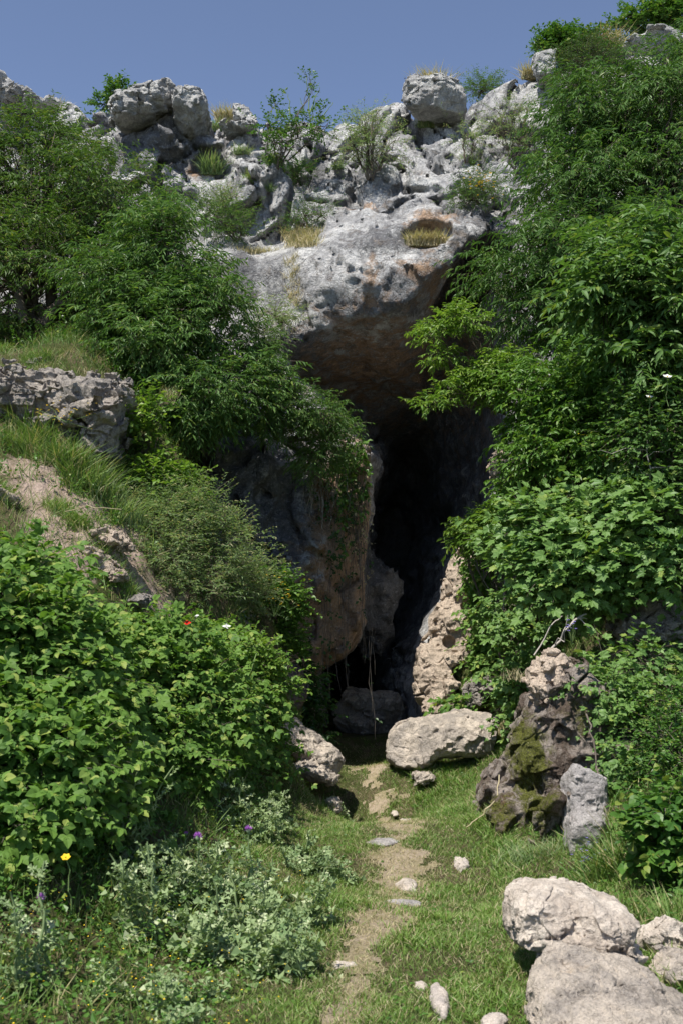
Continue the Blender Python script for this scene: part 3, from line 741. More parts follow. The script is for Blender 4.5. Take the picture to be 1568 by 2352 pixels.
def blob_points(blobs, nclump, r, front=.55, shell=.45):
    """clump centres in ellipsoids, most of them near the skin; returns centre, outward dir, blob id"""
    W = []; B = []
    for u, v, Y, ru, rv, rd in blobs:
        s = Y / FPX; B.append((px(u, v, Y), np.array([ru * s, rd, rv * s]))); W.append(ru * rv)
    W = np.array(W, float); W /= W.sum()
    ids = r.choice(len(B), nclump, p=W)
    d = unit(r.normal(size=(nclump, 3)))
    back = (d[:, 1] > 0) & (r.random(nclump) < front); d[back, 1] *= -1
    rad = 1 - shell * r.random(nclump) ** 1.5
    C = np.array([B[i][0] for i in ids]) + d * rad[:, None] * np.array([B[i][1] for i in ids])
    return C, d, ids, B

def plant(name, label, cat, base, blobs, nclump=60, per=10, m=8, leaf='diamond', lsize=.06, length=.22, clump=.22, flat=.5, mat='tree_leaf',
          wood='twig', trunk_r=.05, nstem=1, droop=.35, seed=1, group=None, twig_r=.003, front=.55, shell=.45, above=True, parts=('trunk', 'branches', 'crown'), size_var=.35, face=None, limb_frac=1.0, shoots=0):
    r = np.random.default_rng(seed)
    C, d, ids, B = blob_points(blobs, nclump, r, front, shell)
    if above:
        gz = ground_z(C[:, 0], C[:, 1], False); ok = C[:, 2] > gz - .05
        C, d, ids = C[ok], d[ok], ids[ok]
    n = len(C)
    csz = clump * r.uniform(.6, 1.3, n)
    P = np.repeat(C, per, 0); dd = np.repeat(d, per, 0)
    off = r.normal(size=(n * per, 3)); off[:, 2] *= flat
    P = P + off * np.repeat(csz, per)[:, None] * .6
    D = dd * .6 + unit(off) * .75 + np.array([0, 0, .12]) + r.normal(size=P.shape) * .25
    V, T, seg = sprays(P, D, length, m, leaf, lsize, r, droop, size_var=size_var, face=face)
    if shoots:
        j = r.choice(len(C), shoots); up = C[j] + d[j] * .05
        Ds = np.stack([r.normal(size=shoots) * .45, r.normal(size=shoots) * .4 - .15, r.uniform(.5, 1.1, shoots)], 1)
        V2, T2, seg2 = sprays(up, Ds, length * 2.0, 9, leaf, lsize * .72, r, .45, size_var=.3)
        T = np.concatenate([T, T2 + len(V)]); V = np.concatenate([V, V2]); seg = np.concatenate([seg, seg2])
    base = np.array(base, float)
    o = empty(name, base, label, cat, group)
    link(parts[2], mk_mesh(parts[2], V, T, M[mat], False), o)
    # stems: from base through each blob's centre, then limbs to clumps
    trunk, limbs = [], []
    cents = np.array([b_[0] for b_ in B])
    paths = []
    for i, c in enumerate(cents):
        st = base + np.array([*(r.normal(size=2) * trunk_r * (1.5 if nstem > 1 else .2)), 0])
        s, Pp = curve_segs(st, c, trunk_r * (1 if i == 0 else .75), trunk_r * .35, 7, .035, r=r)
        trunk.append(s); paths.append(Pp)
    for j in range(n):
        if r.random() > limb_frac: continue
        Pp = paths[ids[j]]; a = Pp[r.integers(3, len(Pp))]
        s, _ = curve_segs(a, C[j], trunk_r * .28, twig_r * 1.6, 4, .06, r=r)
        limbs.append(s)
    for s in trunk:
        tv, tf = tube_line(s, 7)
        link(parts[0], mk_mesh(parts[0], tv, tf, M[wood]), o)
    seg[:, 6:] *= twig_r
    keep = r.random(len(seg)) < .5
    allb = np.concatenate(limbs + [seg[keep]]) if limbs else seg[keep]
    bv, bf = tubes(allb, 3)
    link(parts[1], mk_mesh(parts[1], bv, bf, M[wood]), o)
    return o

# ------------------------------------------------------------------ grass
def blade_T(bend=.5, w=.04):
    V = np.array([(0, -w, 0), (0, w, 0), (bend * .25, w * .8, .5), (bend * .25, -w * .8, .5), (bend, 0, .92)], np.float32)
    return V, np.array([(0, 1, 2), (0, 2, 3), (3, 2, 4)])
BL = [blade_T(.25, .035), blade_T(.6, .035), blade_T(.9, .03)]
def blades(P, H, r, w=1.0, lean=.35):
    """upright blades at P with height H"""
    Vs, Ts, n0 = [], [], 0
    k = r.integers(0, 3, len(P))
    for i in range(3):
        s = k == i; n = s.sum()
        if n == 0: continue
        yaw = r.uniform(0, 2 * math.pi, n)
        z = unit(np.stack([r.normal(size=n) * lean, r.normal(size=n) * lean, np.ones(n)], 1))
        R = frames(np.stack([np.cos(yaw), np.sin(yaw), yaw * 0], 1), z)
        L = (BL[i][0] * np.array([1, w, 1], np.float32), BL[i][1])
        V, T = emit(L, P[s], R, H[s]); Vs.append(V); Ts.append(T + n0); n0 += len(V)
    return np.concatenate(Vs), np.concatenate(Ts)
def tuft(name, label, cat, pts, n, h, spread, mat='long_grass', seed=0, group=None, w=.8, lean=.35):
    """pts: list of world points; a clump of blades at each. one thing"""
    r = np.random.default_rng(seed)
    pts = np.array(pts, float); i = r.integers(0, len(pts), n)
    P = pts[i] + r.normal(size=(n, 3)) * np.array([spread, spread * .6, 0])
    P[:, 2] -= .03
    V, T = blades(P, h * r.uniform(.5, 1.25, n), r, w, lean)
    base = pts.mean(0)
    return tag(link(name, mk_mesh(name, V - base, T, M[mat], False), loc=base), label, cat, group)
# ================================================================== ROCKS
rock('boulder', 'square pale boulder with streaked face perched on the cliff edge above the cave', 'boulder',
     [(968, 235, 18.0, 46, 40, .5, 2), (1030, 233, 18.0, 36, 40, .5, -3)], 'caprock', 3, .06, k=.15, pw=6, ncut=3, group='boulders along the cliff top')
rock('boulder', 'broad rounded boulder with rusty streaks, tallest on the left half of the cliff top', 'boulder',
     [(335, 238, 18.0, 58, 44, .6, -8), (380, 230, 18.1, 35, 36, .5, 0), (310, 266, 17.8, 46, 22, .5, -8)], 'caprock', 4, .08, pw=4, group='boulders along the cliff top')
rock('boulder', 'smaller domed boulder just right of the rusty streaked one on the cliff top', 'boulder',
     [(442, 262, 17.8, 40, 44, .5, 0)], 'caprock', 5, .07, pw=3.5, group='boulders along the cliff top')
rock('boulder', 'small blocky rock sitting above an orange stained ledge on the cliff', 'boulder',
     [(565, 274, 18.3, 26, 26, .35, 0), (545, 299, 18.1, 30, 12, .3, 0)], 'caprock', 6, .08, pw=5, group='boulders along the cliff top')
rock('boulder', 'upright pillar of pale rock at the foot of the green hilltop bushes', 'boulder',
     [(1247, 150, 17.5, 23, 40, .35, 3)], 'caprock', 7, .06, ncut=3, pw=6, group='boulders along the cliff top')
rock('boulder', 'long smooth pale boulder at the top right beneath the skyline tree', 'boulder',
     [(1500, 125, 17.4, 75, 42, .7, 6), (1585, 140, 17.3, 50, 40, .6, 0)], 'caprock', 8, .05, group='boulders along the cliff top')
rock('boulder', 'low grey rock at the far left end of the skyline', 'boulder',
     [(8, 205, 20.3, 26, 24, .5, 0), (50, 230, 20.2, 35, 20, .5, 10), (110, 250, 20, 45, 18, .5, 5)], 'caprock', 9, .10, group='boulders along the cliff top')

rock('rock_outcrop', 'craggy weathered rock jutting from the left terrace under dry turf', 'rock',
     [(210, 925, 10.9, 78, 52, .45, -8), (90, 930, 11.0, 120, 55, .5, 0), (-30, 930, 11, 100, 60, .5, 0), (245, 970, 10.85, 42, 80, .32, 4), (150, 985, 11.0, 100, 45, .4, 0), (50, 860 + 30, 11.1, 60, 22, .4, 0)],
     'terrace', 12, .12, pw=3, k=.5, fine=60, ncut=3)
rock('rock', 'small flat grey rock lying on the grass of the left terrace', 'rock', [(85, 836, 11.6, 28, 9, .15, 0)], 'terrace', 13, .08)
rock('rock', 'dark grey rock at the left picture edge on the terrace', 'rock', [(5, 828, 11.9, 18, 14, .15, 0)], 'terrace', 14, .10)
rock('rock', 'pinkish crumbly rock poking out of the bare soil on the left bank', 'rock', [(205, 1290, 9.3, 62, 26, .25, 25), (250, 1235, 9.6, 40, 18, .2, 20), (150, 1260, 9.4, 30, 18, .2, 0)], 'pale', 15, .13, fine=44)
rock('rock', 'flat pale stone high on the bare soil near the tall grass', 'rock', [(130, 1180, 9.5, 26, 10, .12, 15)], 'pale', 51, .12)
rock('rock', 'angular pink stone low on the bare soil above the brambles', 'rock', [(262, 1320, 9.3, 28, 16, .13, 10)], 'pale', 52, .14)
rock('rock', 'little chipped stone in the middle of the bare soil', 'rock', [(178, 1222, 9.45, 16, 10, .1, 0)], 'pale', 53, .14)
rock('rock', 'small pale rock on the bare soil at the left picture edge', 'rock', [(10, 1135, 9.2, 30, 14, .15, 20)], 'pale', 16, .1)
rock('rock', 'small grey rock half buried below the grey-green shrub', 'rock', [(318, 1380, 9.35, 28, 16, .15, 0)], 'terrace', 17, .12)
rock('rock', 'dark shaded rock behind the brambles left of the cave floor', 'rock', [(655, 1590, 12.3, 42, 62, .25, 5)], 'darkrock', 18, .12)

rock('rock_pillar', 'tall hollowed pillar of peach coloured rock on the right side of the cave mouth', 'rock',
     [(1052, 1345, 14.3, 34, 75, .38, 10), (1040, 1450, 14.2, 55, 80, .45, 8), (1015, 1560, 14.0, 62, 75, .5, 0), (1090, 1530, 14.1, 70, 95, .5, 0), (1010, 1640, 13.9, 60, 55, .5, 0), (1110, 1420, 14.4, 50, 100, .4, 0), (985, 1530, 14, 28, 50, .3, 0)],
     'pale', 20, .09, k=.5, ncut=3, fine=70, holes=[(1030, 1475, 13.8, 15), (1055, 1545, 13.65, 22), (1050, 1595, 13.6, 17), (1070, 1395, 13.85, 14)])
rock('boulder', 'large pale grey boulder leaning against the pillar at the cave mouth', 'boulder',
     [(1020, 1692, 12.2, 112, 44, .5, -2), (945, 1716, 12.0, 54, 46, .4, 20), (1098, 1680, 12.3, 66, 44, .45, 5)], 'boulder', 21, .06, ncut=3, facet=.5, pw=2.6, k=.5, fine=60)
rock('rock', 'small dark stone wedged under the pale boulder at the cave mouth', 'rock', [(965, 1752, 11.6, 26, 13, .14, -5)], 'boulder', 22, .12)
rock('rock', 'grey knobbly rock tucked between the pillar and the grassy right bank', 'rock', [(1115, 1570, 13.2, 38, 28, .25, 0), (1085, 1600, 13.2, 18, 30, .2, 0)], 'terrace', 23, .14)
rock('boulder', 'pointed peach coloured boulder at the left edge of the cave floor', 'boulder',
     [(676, 1672, 11.7, 22, 36, .2, -25), (708, 1704, 11.6, 52, 36, .28, 35), (748, 1730, 11.5, 36, 32, .26, 10), (720, 1762, 11.4, 52, 26, .28, 10)], 'boulder', 24, .07, facet=.6, ncut=2, k=.5, fine=50)
rock('rock', 'small grey stone in the weeds below the pointed boulder', 'rock', [(765, 1795, 10.6, 18, 22, .14, 0)], 'boulder', 25, .10)
rock('boulder', 'lumpy dark boulder standing in shade just inside the cave', 'boulder',
     [(850, 1612, 15.7, 65, 38, .4, 5), (838, 1590, 15.7, 28, 26, .25, 0), (885, 1620, 15.6, 38, 38, .35, 0), (790, 1625, 15.8, 30, 25, .3, 0), (840, 1665, 15.6, 72, 35, .45, 0), (850, 1695, 15.5, 60, 22, .4, 0)], 'terrace', 26, .08, k=.25, fine=60)

rock('mossy_rock', 'brown rock with patches of moss leaning out of the right bank', 'rock',
     [(1165, 1830, 9.4, 55, 95, .35, 24), (1225, 1780, 9.2, 60, 170, .4, 18), (1290, 1745, 9.1, 70, 175, .45, 6), (1360, 1765, 9.1, 62, 150, .45, 0), (1400, 1800, 9.0, 40, 150, .4, 0), (1200, 1890, 8.9, 80, 75, .4, 0), (1290, 1930, 8.3, 60, 100, .4, -8), (1290, 1640, 9.4, 60, 60, .4, 0), (1365, 1675, 9.4, 50, 50, .4, 0), (1410, 1680, 9.3, 40, 110, .4, 0), (1400, 1900, 8.8, 45, 80, .35, 0)],
     'mossy', 28, .085, k=.3, ncut=2, fine=76, pw=3, facet=.9,
     tints=[(1215, 1740, 8.8, (.12, .8, .28), 2, 1.1), (1220, 1830, 8.6, (.10, .8, .2), 2, .9), (1150, 1880, 8.7, (.22, .6, .2), 2, .55), (1320, 1640, 9, (.15, .5, .15), 2, .55), (1180, 1890, 8.7, (.3, .6, .3), 1, .35), (1200, 1650, 9.1, (.1, .5, .1), 0, .2)])
rock('rock', 'smooth grey slab with white lichen standing against the mossy rock', 'rock',
     [(1338, 1840, 8.2, 50, 100, .25, 0), (1345, 1950, 7.9, 46, 85, .22, 3)], 'slab', 29, .045, facet=.35, pw=3, k=.5, fine=50)
rock('rock', 'pinkish ribbed rock crowning the top of the mossy rock', 'rock', [(1268, 1548, 9.15, 40, 52, .28, 0), (1228, 1585, 9.1, 20, 35, .2, 0), (1315, 1560, 9.2, 34, 32, .25, 0)], 'pale', 30, .12, fine=44)
rock('rock', 'small grey chip of rock at the lower left foot of the mossy rock', 'rock', [(1138, 1895, 9.0, 16, 22, .12, -15)], 'slab', 31, .08)
rock('rock_outcrop', 'pitted grey rock below the vine leaves at the right picture edge', 'rock',
     [(1490, 1395, 10.3, 65, 50, .4, 0), (1560, 1440, 10.1, 60, 50, .4, 0), (1440, 1430, 10.3, 40, 28, .3, 0), (1520, 1450, 10, 70, 30, .3, 0)], 'terrace', 32, .13, k=.4, fine=50)
rock('rock', 'small pale rock showing through the shrubs on the right of the cave', 'rock', [(1150, 1080, 13.3, 28, 38, .25, 0), (1175, 1110, 13.4, 30, 25, .2, 0)], 'pale', 33, .14)

rock('boulder', 'big cream boulder, upper one of the pair in the lower right corner', 'boulder',
     [(1262, 2105, 5.3, 92, 68, .26, 6), (1360, 2125, 5.25, 85, 62, .26, 22), (1200, 2105, 5.3, 32, 52, .2, 0), (1430, 2180, 5.2, 34, 24, .15, 20)], 'white', 34, .065, k=.6, fine=64, ncut=0, pw=2.7, facet=.6, sink=False)
rock('boulder', 'biggest boulder, cream with grey pits, cut by the bottom right of the photo', 'boulder',
     [(1330, 2250, 4.75, 70, 52, .24, 12), (1285, 2320, 4.6, 58, 80, .22, 0), (1430, 2290, 4.7, 90, 62, .26, 16), (1540, 2370, 4.5, 90, 60, .3, 10), (1390, 2370, 4.4, 150, 70, .25, 0)], 'boulder', 35, .07, k=.5, fine=64, ncut=0, pw=2.5, sink=False, facet=.45)
rock('rock', 'thin broken pale rock peeking out behind the big cream boulder', 'rock', [(1262, 2048, 5.75, 42, 26, .12, -8)], 'pale', 36, .12, ncut=8)
rock('rock', 'cream rock with a ragged top at the right picture edge', 'rock', [(1515, 2150, 5.5, 45, 38, .2, 0), (1560, 2165, 5.5, 40, 30, .2, 0)], 'white', 37, .12)
rock('rock', 'mottled rock at the right picture edge beside the biggest boulder', 'rock', [(1545, 2225, 5.1, 55, 32, .2, 8)], 'boulder', 38, .09)
for i, (u, v, ru, rv, lb, mt) in enumerate([
    (900, 1812, 22, 7, 'small pinkish stone, farthest of the flat path stones', 'stone'), (930, 1835, 30, 6, 'wide flat grey stone across the far part of the path', 'slab'),
    (932, 1863, 15, 8, 'little pale stone beside the wide flat stone of the path', 'stone'), (853, 1850, 12, 6, 'tiny stone at the left edge of the far path', 'stone'),
    (878, 1922, 40, 7, 'long flat grey stone lying level with the path', 'slab'), (932, 1995, 24, 9, 'white rounded stone set in the middle of the path', 'white'),
    (1058, 1955, 15, 9, 'small pinkish stone in the grass right of the path', 'stone'), (920, 2040, 50, 6, 'flat worn slab right after the white stone on the path', 'slab'),
    (1008, 2300, 20, 30, 'pink egg shaped stone in the grass near the bottom', 'stone'), (965, 2262, 14, 8, 'small buried stone above the pink egg shaped one', 'stone'),
    (1135, 2350, 30, 12, 'pale stone cut by the bottom edge of the photo', 'stone'), (790, 2210, 26, 8, 'flat dull stone in bare earth at the lower path', 'stone'), (905, 1788, 8, 6, 'tiny pink stone nearest the cave on the path', 'stone')]):
    slope = (1176 - v) / FPX
    a = math.atan(slope) + PITCH; Y = CAMZ / max(.02, -math.tan(a))
    p = px(u, v, Y); dd = rv / FPX * Y * (2.2 if i != 8 else 1.1)
    gz = float(ground_z(p[0], p[1])); h = .022 if i != 8 else .03
    s_ = Y / FPX
    r0 = np.random.default_rng(400 + i)
    rx, ry, rz = ru * s_, max(rv * s_ / max(.12, math.sin(-a)), .02), .020 if i not in (5, 8, 10, 6) else .045
    C0 = np.array([p[0], p[1], gz + rz * .15])
    def fst(q, C0=C0, R=(rx, ry, rz), i=i):
        w = (q - C0) / np.array(R); e = (np.linalg.norm(w, axis=1) - 1) * min(R)
        return e - fbm(((q - C0) / rx * 1.3).astype(np.float32) + i * 5, 3, 90) * min(R) * .45
    V_, F_ = sdf_mesh(fst, C0 - np.array([rx, ry, rz]) * 1.5, C0 + np.array([rx, ry, rz]) * 1.5, max(rx, ry) / 18, B=5, margin=.6)
    bb = np.array([C0[0], C0[1], V_[:, 2].min()])
    tag(link('stone', mk_mesh('stone', V_ - bb, F_, M[mt]), loc=bb), lb, 'stone', 'stones along the path')

# ================================================================== TREES AND SHRUBS
def gbase(x, y): return (x, y, float(ground_z(x, y)) - .03)
plant('tree', 'dark leafy tree filling the upper left edge behind the terrace', 'tree', gbase(-3.7, 13.6),
      [(50, 420, 14.8, 190, 165, 1.2), (240, 470, 14.4, 160, 130, 1.1), (40, 640, 13.9, 190, 180, 1.2), (260, 660, 14.1, 160, 160, 1.0), (350, 470, 14.2, 45, 45, .6), (110, 330, 14.8, 120, 50, .8), (-60, 480, 14.8, 120, 200, 1)],
      nclump=330, per=15, m=9, leaf='slim', lsize=.082, length=.24, clump=.24, mat='tree_leaf', trunk_r=.09, nstem=3, droop=.55, seed=11, flat=.4, shell=.6)
plant('tree', 'lighter green drooping tree on the left slope in front of the dark one', 'tree', gbase(-2.3, 13.1),
      [(380, 610, 13.2, 100, 130, 1.0), (340, 780, 12.6, 130, 120, .9), (460, 730, 12.8, 80, 120, .8), (390, 480, 13.6, 36, 50, .5), (480, 900, 12.5, 120, 70, .7), (290, 660, 12.9, 100, 100, .8), (430, 950, 12.4, 90, 45, .5), (520, 690, 13.0, 25, 30, .4), (580, 860, 12.8, 50, 60, .5)],
      nclump=290, per=15, m=9, leaf='slim', lsize=.088, length=.23, clump=.22, mat='tree_leaf_b', trunk_r=.07, nstem=3, droop=.6, seed=12, flat=.4, shell=.55)
plant('shrub', 'fine leaved shrub hanging over the shaded rock left of the cave', 'shrub', px(650, 1010, 13.7),
      [(625, 880, 13.2, 45, 36, .4), (688, 925, 13.1, 36, 36, .4), (735, 960, 13.1, 50, 45, .4), (765, 1000, 13.4, 34, 38, .3), (735, 1050, 13.3, 35, 35, .3), (630, 940, 13, 70, 60, .5), (600, 790, 13.3, 28, 40, .3)],
      nclump=150, per=12, m=10, leaf='slim', lsize=.055, length=.18, clump=.15, mat='tree_leaf_b', trunk_r=.035, nstem=3, droop=.5, seed=13, flat=.5, shell=.7)
plant('tree', 'tall dark tree with drooping leaves against the cliff on the right', 'tree', gbase(3.9, 13.0),
      [(1460, 270, 13.6, 150, 120, 1.2), (1330, 300, 13.6, 95, 110, .9), (1530, 420, 13.2, 130, 160, 1.2), (1330, 450, 13.2, 120, 110, 1.0), (1240, 580, 12.7, 80, 80, .9), (1165, 630, 12.7, 60, 50, .6), (1400, 620, 12.7, 170, 120, 1.1), (1230, 720, 12.6, 90, 55, .7), (1380, 760, 12.6, 130, 60, .8), (1560, 200, 13.6, 90, 90, .9)],
      nclump=420, per=15, m=9, leaf='slim', lsize=.09, length=.25, clump=.23, mat='right_leaf', trunk_r=.09, nstem=3, droop=.65, seed=14, flat=.4, shell=.6)
plant('tree', 'young broad leaved tree at the right edge, leaves larger and lighter than behind', 'tree', gbase(3.3, 10.9),
      [(1490, 560, 10.6, 90, 70, .6), (1420, 680, 10.4, 85, 85, .6), (1530, 690, 10.2, 90, 110, .6), (1500, 830, 10.2, 110, 80, .5), (1370, 600, 10.5, 35, 25, .3)],
      nclump=150, per=10, m=8, leaf='lance', lsize=.105, length=.26, clump=.20, mat='tree_leaf_b', trunk_r=.04, nstem=3, droop=.5, seed=15, shell=.7)
plant('shrub', 'lime green shrub reaching its layered branches across the dark cave mouth', 'shrub', px(1235, 980, 12.5),
      [(1055, 735, 12.2, 36, 26, .3), (1000, 762, 12.2, 34, 12, .25), (1025, 818, 12.2, 52, 16, .3), (1095, 855, 12.2, 60, 26, .35), (1175, 835, 12.2, 55, 26, .35), (1000, 925, 12, 34, 10, .2), (1050, 895, 12.1, 34, 12, .25), (1130, 905, 12.2, 60, 22, .3)],
      nclump=88, per=11, m=7, leaf='lance', lsize=.062, length=.14, clump=.12, mat='lime_leaf', trunk_r=.015, nstem=2, droop=.35, seed=16, flat=.3, shell=.9)
plant('shrub', 'dense green shrub mass climbing the right bank under the tall dark tree', 'shrub', gbase(2.9, 12.0),
      [(1240, 900, 11.8, 90, 60, .5), (1350, 910, 11.3, 110, 80, .6), (1235, 1000, 12, 70, 70, .45), (1310, 1040, 11.4, 120, 80, .5), (1220, 1100, 12.1, 55, 50, .35), (1440, 860, 11, 100, 70, .5), (1420, 1020, 11, 110, 100, .5), (1280, 830, 11.8, 60, 25, .3)],
      nclump=300, per=12, m=8, leaf='lance', lsize=.075, length=.18, clump=.17, mat='mid_leaf', trunk_r=.035, nstem=3, droop=.45, seed=17, shoots=20, flat=.4, shell=.5)
plant('rose_bush', 'wild rose bush with two white flowers at the right edge', 'bush', gbase(3.25, 10.3),
      [(1530, 900, 10.0, 80, 60, .4), (1500, 990, 9.9, 100, 70, .4), (1550, 1080, 9.8, 60, 60, .35), (1470, 930, 10.1, 50, 40, .3)],
      nclump=110, per=11, m=8, leaf='broad', lsize=.048, length=.18, clump=.15, mat='right_leaf', trunk_r=.02, nstem=4, droop=.3, seed=18, shell=.6)
plant('vine', 'broad lobed vine leaves spread over the right bank below the shrubs', 'vine', gbase(2.7, 10.6),
      [(1330, 1210, 10.2, 130, 50, .3), (1500, 1200, 9.8, 90, 60, .35), (1310, 1300, 10.0, 100, 45, .25), (1440, 1275, 9.9, 100, 40, .25), (1200, 1230, 10.7, 60, 32, .25), (1250, 1300, 10.4, 36, 26, .2), (1320, 1345, 9.9, 60, 16, .15), (1560, 1290, 9.6, 40, 40, .25)],
      nclump=190, per=8, m=5, leaf='lobed', lsize=.112, length=.25, clump=.17, mat='vine_leaf', trunk_r=.014, nstem=5, droop=.25, seed=19, shoots=26, shell=.35, flat=.6, face=(-.2, -.5, 0), parts=('stem', 'branches', 'leaves'), size_var=.45)
plant('shrub', 'yellow green shrub fringing the top of the peach rock pillar', 'shrub', gbase(2.0, 12.6),
      [(1110, 1215, 12.6, 60, 22, .3), (1160, 1195, 12.5, 55, 30, .3), (1065, 1240, 12.8, 24, 10, .2), (1190, 1150, 12.4, 40, 30, .3)],
      nclump=85, per=11, m=7, leaf='lance', lsize=.07, length=.15, clump=.13, mat='lime_leaf', trunk_r=.016, nstem=3, droop=.3, seed=20, flat=.35, shell=.7)
plant('ivy', 'dark ivy trailing down the right side of the peach rock pillar', 'ivy', gbase(1.75, 13.4),
      [(1120, 1310, 13.3, 36, 50, .15), (1120, 1400, 13.4, 24, 50, .12), (1125, 1480, 13.3, 18, 50, .15), (1105, 1550, 13.35, 14, 35, .12), (1055, 1612, 13.2, 26, 8, .1)],
      nclump=130, per=7, m=5, leaf='broad', lsize=.075, length=.15, clump=.12, mat='bramble_leaf', trunk_r=.01, nstem=3, droop=.6, seed=21, shell=.6, face=(-.3, -.8, 0), parts=('stem', 'branches', 'leaves'))
plant('bramble_bush', 'low light green bramble between the pale boulder and the mossy rock', 'bramble', gbase(1.75, 12.0),
      [(1190, 1470, 12.0, 36, 40, .2), (1190, 1560, 11.6, 20, 45, .2), (1165, 1640, 11.6, 20, 24, .15), (1160, 1400, 12.3, 30, 30, .2)],
      nclump=42, per=7, m=5, leaf='tri', lsize=.095, length=.2, clump=.15, mat='vine_leaf', trunk_r=.008, nstem=4, droop=.4, seed=22, shell=.5, face=(-.1, -.5, 0), parts=('stem', 'branches', 'leaves'))
plant('bush', 'leafy green bush at the right edge above the cream rocks', 'bush', gbase(2.15, 6.9),
      [(1545, 1850, 6.9, 65, 60, .3), (1530, 1930, 6.8, 50, 40, .25), (1590, 1920, 6.8, 50, 80, .3)],
      nclump=60, per=8, m=6, leaf='ovate', lsize=.062, length=.14, clump=.11, mat='weed_leaf', trunk_r=.008, nstem=5, droop=.25, seed=23, shoots=8, parts=('stem', 'branches', 'leaves'))
plant('vine', 'young vine sprigs creeping over the turf right of the pinkish ribbed rock', 'vine', gbase(2.45, 9.4),
      [(1405, 1530, 9.2, 60, 36, .2), (1390, 1590, 9.0, 26, 20, .12), (1510, 1580, 9.1, 60, 40, .2), (1490, 1500, 9.5, 60, 30, .2), (1420, 1620, 9.0, 30, 30, .15)],
      nclump=36, per=5, m=5, leaf='lobed', lsize=.095, length=.22, clump=.15, mat='vine_leaf', trunk_r=.007, nstem=4, droop=.3, seed=24, parts=('stem', 'branches', 'leaves'), face=(0, -.4, 0))
plant('bramble_bush', 'leafy bramble draped over the top right shoulder of the mossy rock', 'bramble', gbase(2.25, 9.3),
      [(1395, 1600, 8.9, 40, 40, .2), (1425, 1690, 8.7, 28, 55, .18), (1345, 1540, 9.1, 26, 14, .12), (1440, 1790, 8.4, 24, 40, .15)],
      nclump=46, per=7, m=5, leaf='tri', lsize=.075, length=.17, clump=.12, mat='vine_leaf', trunk_r=.007, nstem=4, droop=.35, seed=94, shoots=8, parts=('stem', 'branches', 'leaves'), face=(0, -.4, 0))
plant('bush', 'tangled small leaved bush on the grassy right bank above the leafy bush', 'bush', gbase(2.5, 7.9),
      [(1530, 1700, 8.2, 50, 45, .25), (1570, 1620, 8.5, 50, 50, .3), (1570, 1740, 7.8, 40, 50, .25)],
      nclump=60, per=7, m=8, leaf='broad', lsize=.035, length=.17, clump=.15, mat='weed_leaf', trunk_r=.007, nstem=6, droop=.2, seed=25, shoots=14, parts=('stem', 'branches', 'leaves'))

plant('bramble_bush', 'near bramble bush with large leaves along the left picture edge', 'bramble', gbase(-2.0, 6.6),
      [(20, 1310, 7.6, 60, 60, .35), (70, 1460, 7.3, 130, 90, .45), (50, 1600, 6.9, 150, 130, .5), (70, 1750, 6.4, 135, 105, .4), (30, 1870, 6.0, 90, 60, .3), (-20, 1480, 7, 80, 170, .5)],
      nclump=400, per=9, m=5, leaf='tri', lsize=.098, length=.23, clump=.17, mat='bramble_leaf', trunk_r=.010, nstem=7, droop=.35, seed=31, shoots=26, shell=.35, face=(.15, -.35, 0), parts=('stem', 'branches', 'leaves'), flat=.6, size_var=.45)
plant('bramble_bush', 'bramble bush in the middle of the left bank under the pinkish soil', 'bramble', gbase(-1.7, 8.2),
      [(230, 1480, 8.7, 90, 45, .35), (370, 1500, 8.8, 110, 60, .35), (260, 1570, 8.4, 140, 110, .45), (390, 1620, 8.6, 140, 110, .45), (300, 1740, 8.0, 140, 100, .4), (200, 1830, 7.2, 90, 70, .3)],
      nclump=400, per=9, m=5, leaf='tri', lsize=.084, length=.21, clump=.17, mat='bramble_leaf', trunk_r=.010, nstem=7, droop=.35, seed=32, shoots=30, shell=.35, face=(.15, -.35, 0), parts=('stem', 'branches', 'leaves'), flat=.6, size_var=.45)
plant('bramble_bush', 'lush bramble bush beside the path, spilling down to the pointed boulder', 'bramble', gbase(-1.1, 10.0),
      [(480, 1515, 10.2, 90, 45, .35), (565, 1565, 10.5, 50, 70, .35), (470, 1620, 9.8, 100, 90, .4), (550, 1690, 10.2, 65, 80, .35), (440, 1730, 9.4, 100, 70, .4), (530, 1770, 9.8, 60, 35, .3), (600, 1760, 10.5, 20, 45, .15), (600, 1640, 10.6, 25, 60, .2)],
      nclump=430, per=9, m=5, leaf='tri', lsize=.078, length=.20, clump=.16, mat='bramble_leaf', trunk_r=.009, nstem=7, droop=.35, seed=33, shoots=34, shell=.35, face=(.15, -.35, 0), parts=('stem', 'branches', 'leaves'), flat=.6, size_var=.45)
plant('shrub', 'feathery grey-green shrub on the left bank beneath the shaded rock wall', 'shrub', gbase(-1.5, 10.9),
      [(400, 1180, 10.9, 95, 60, .4), (480, 1250, 11, 85, 90, .4), (360, 1270, 10.5, 80, 70, .35), (520, 1350, 11.6, 80, 70, .35), (430, 1350, 10.5, 80, 60, .3), (300, 1330, 10.2, 45, 40, .25), (570, 1320, 12.0, 30, 50, .2)],
      nclump=300, per=14, m=9, leaf='slim', lsize=.042, length=.17, clump=.15, mat='olive_leaf', trunk_r=.012, nstem=6, droop=.1, seed=34, shoots=60, shell=.6, twig_r=.002)
plant('shrub', 'green shrub dotted with tiny yellow flowers at the foot of the shaded wall', 'shrub', gbase(-.75, 12.0),
      [(610, 1360, 12.3, 55, 45, .3), (650, 1430, 12.5, 35, 60, .25), (620, 1480, 12.4, 50, 50, .3), (660, 1380, 12.4, 25, 40, .2)],
      nclump=100, per=9, m=7, leaf='broad', lsize=.05, length=.16, clump=.13, mat='mid_leaf', trunk_r=.012, nstem=4, droop=.3, seed=35, shell=.6)
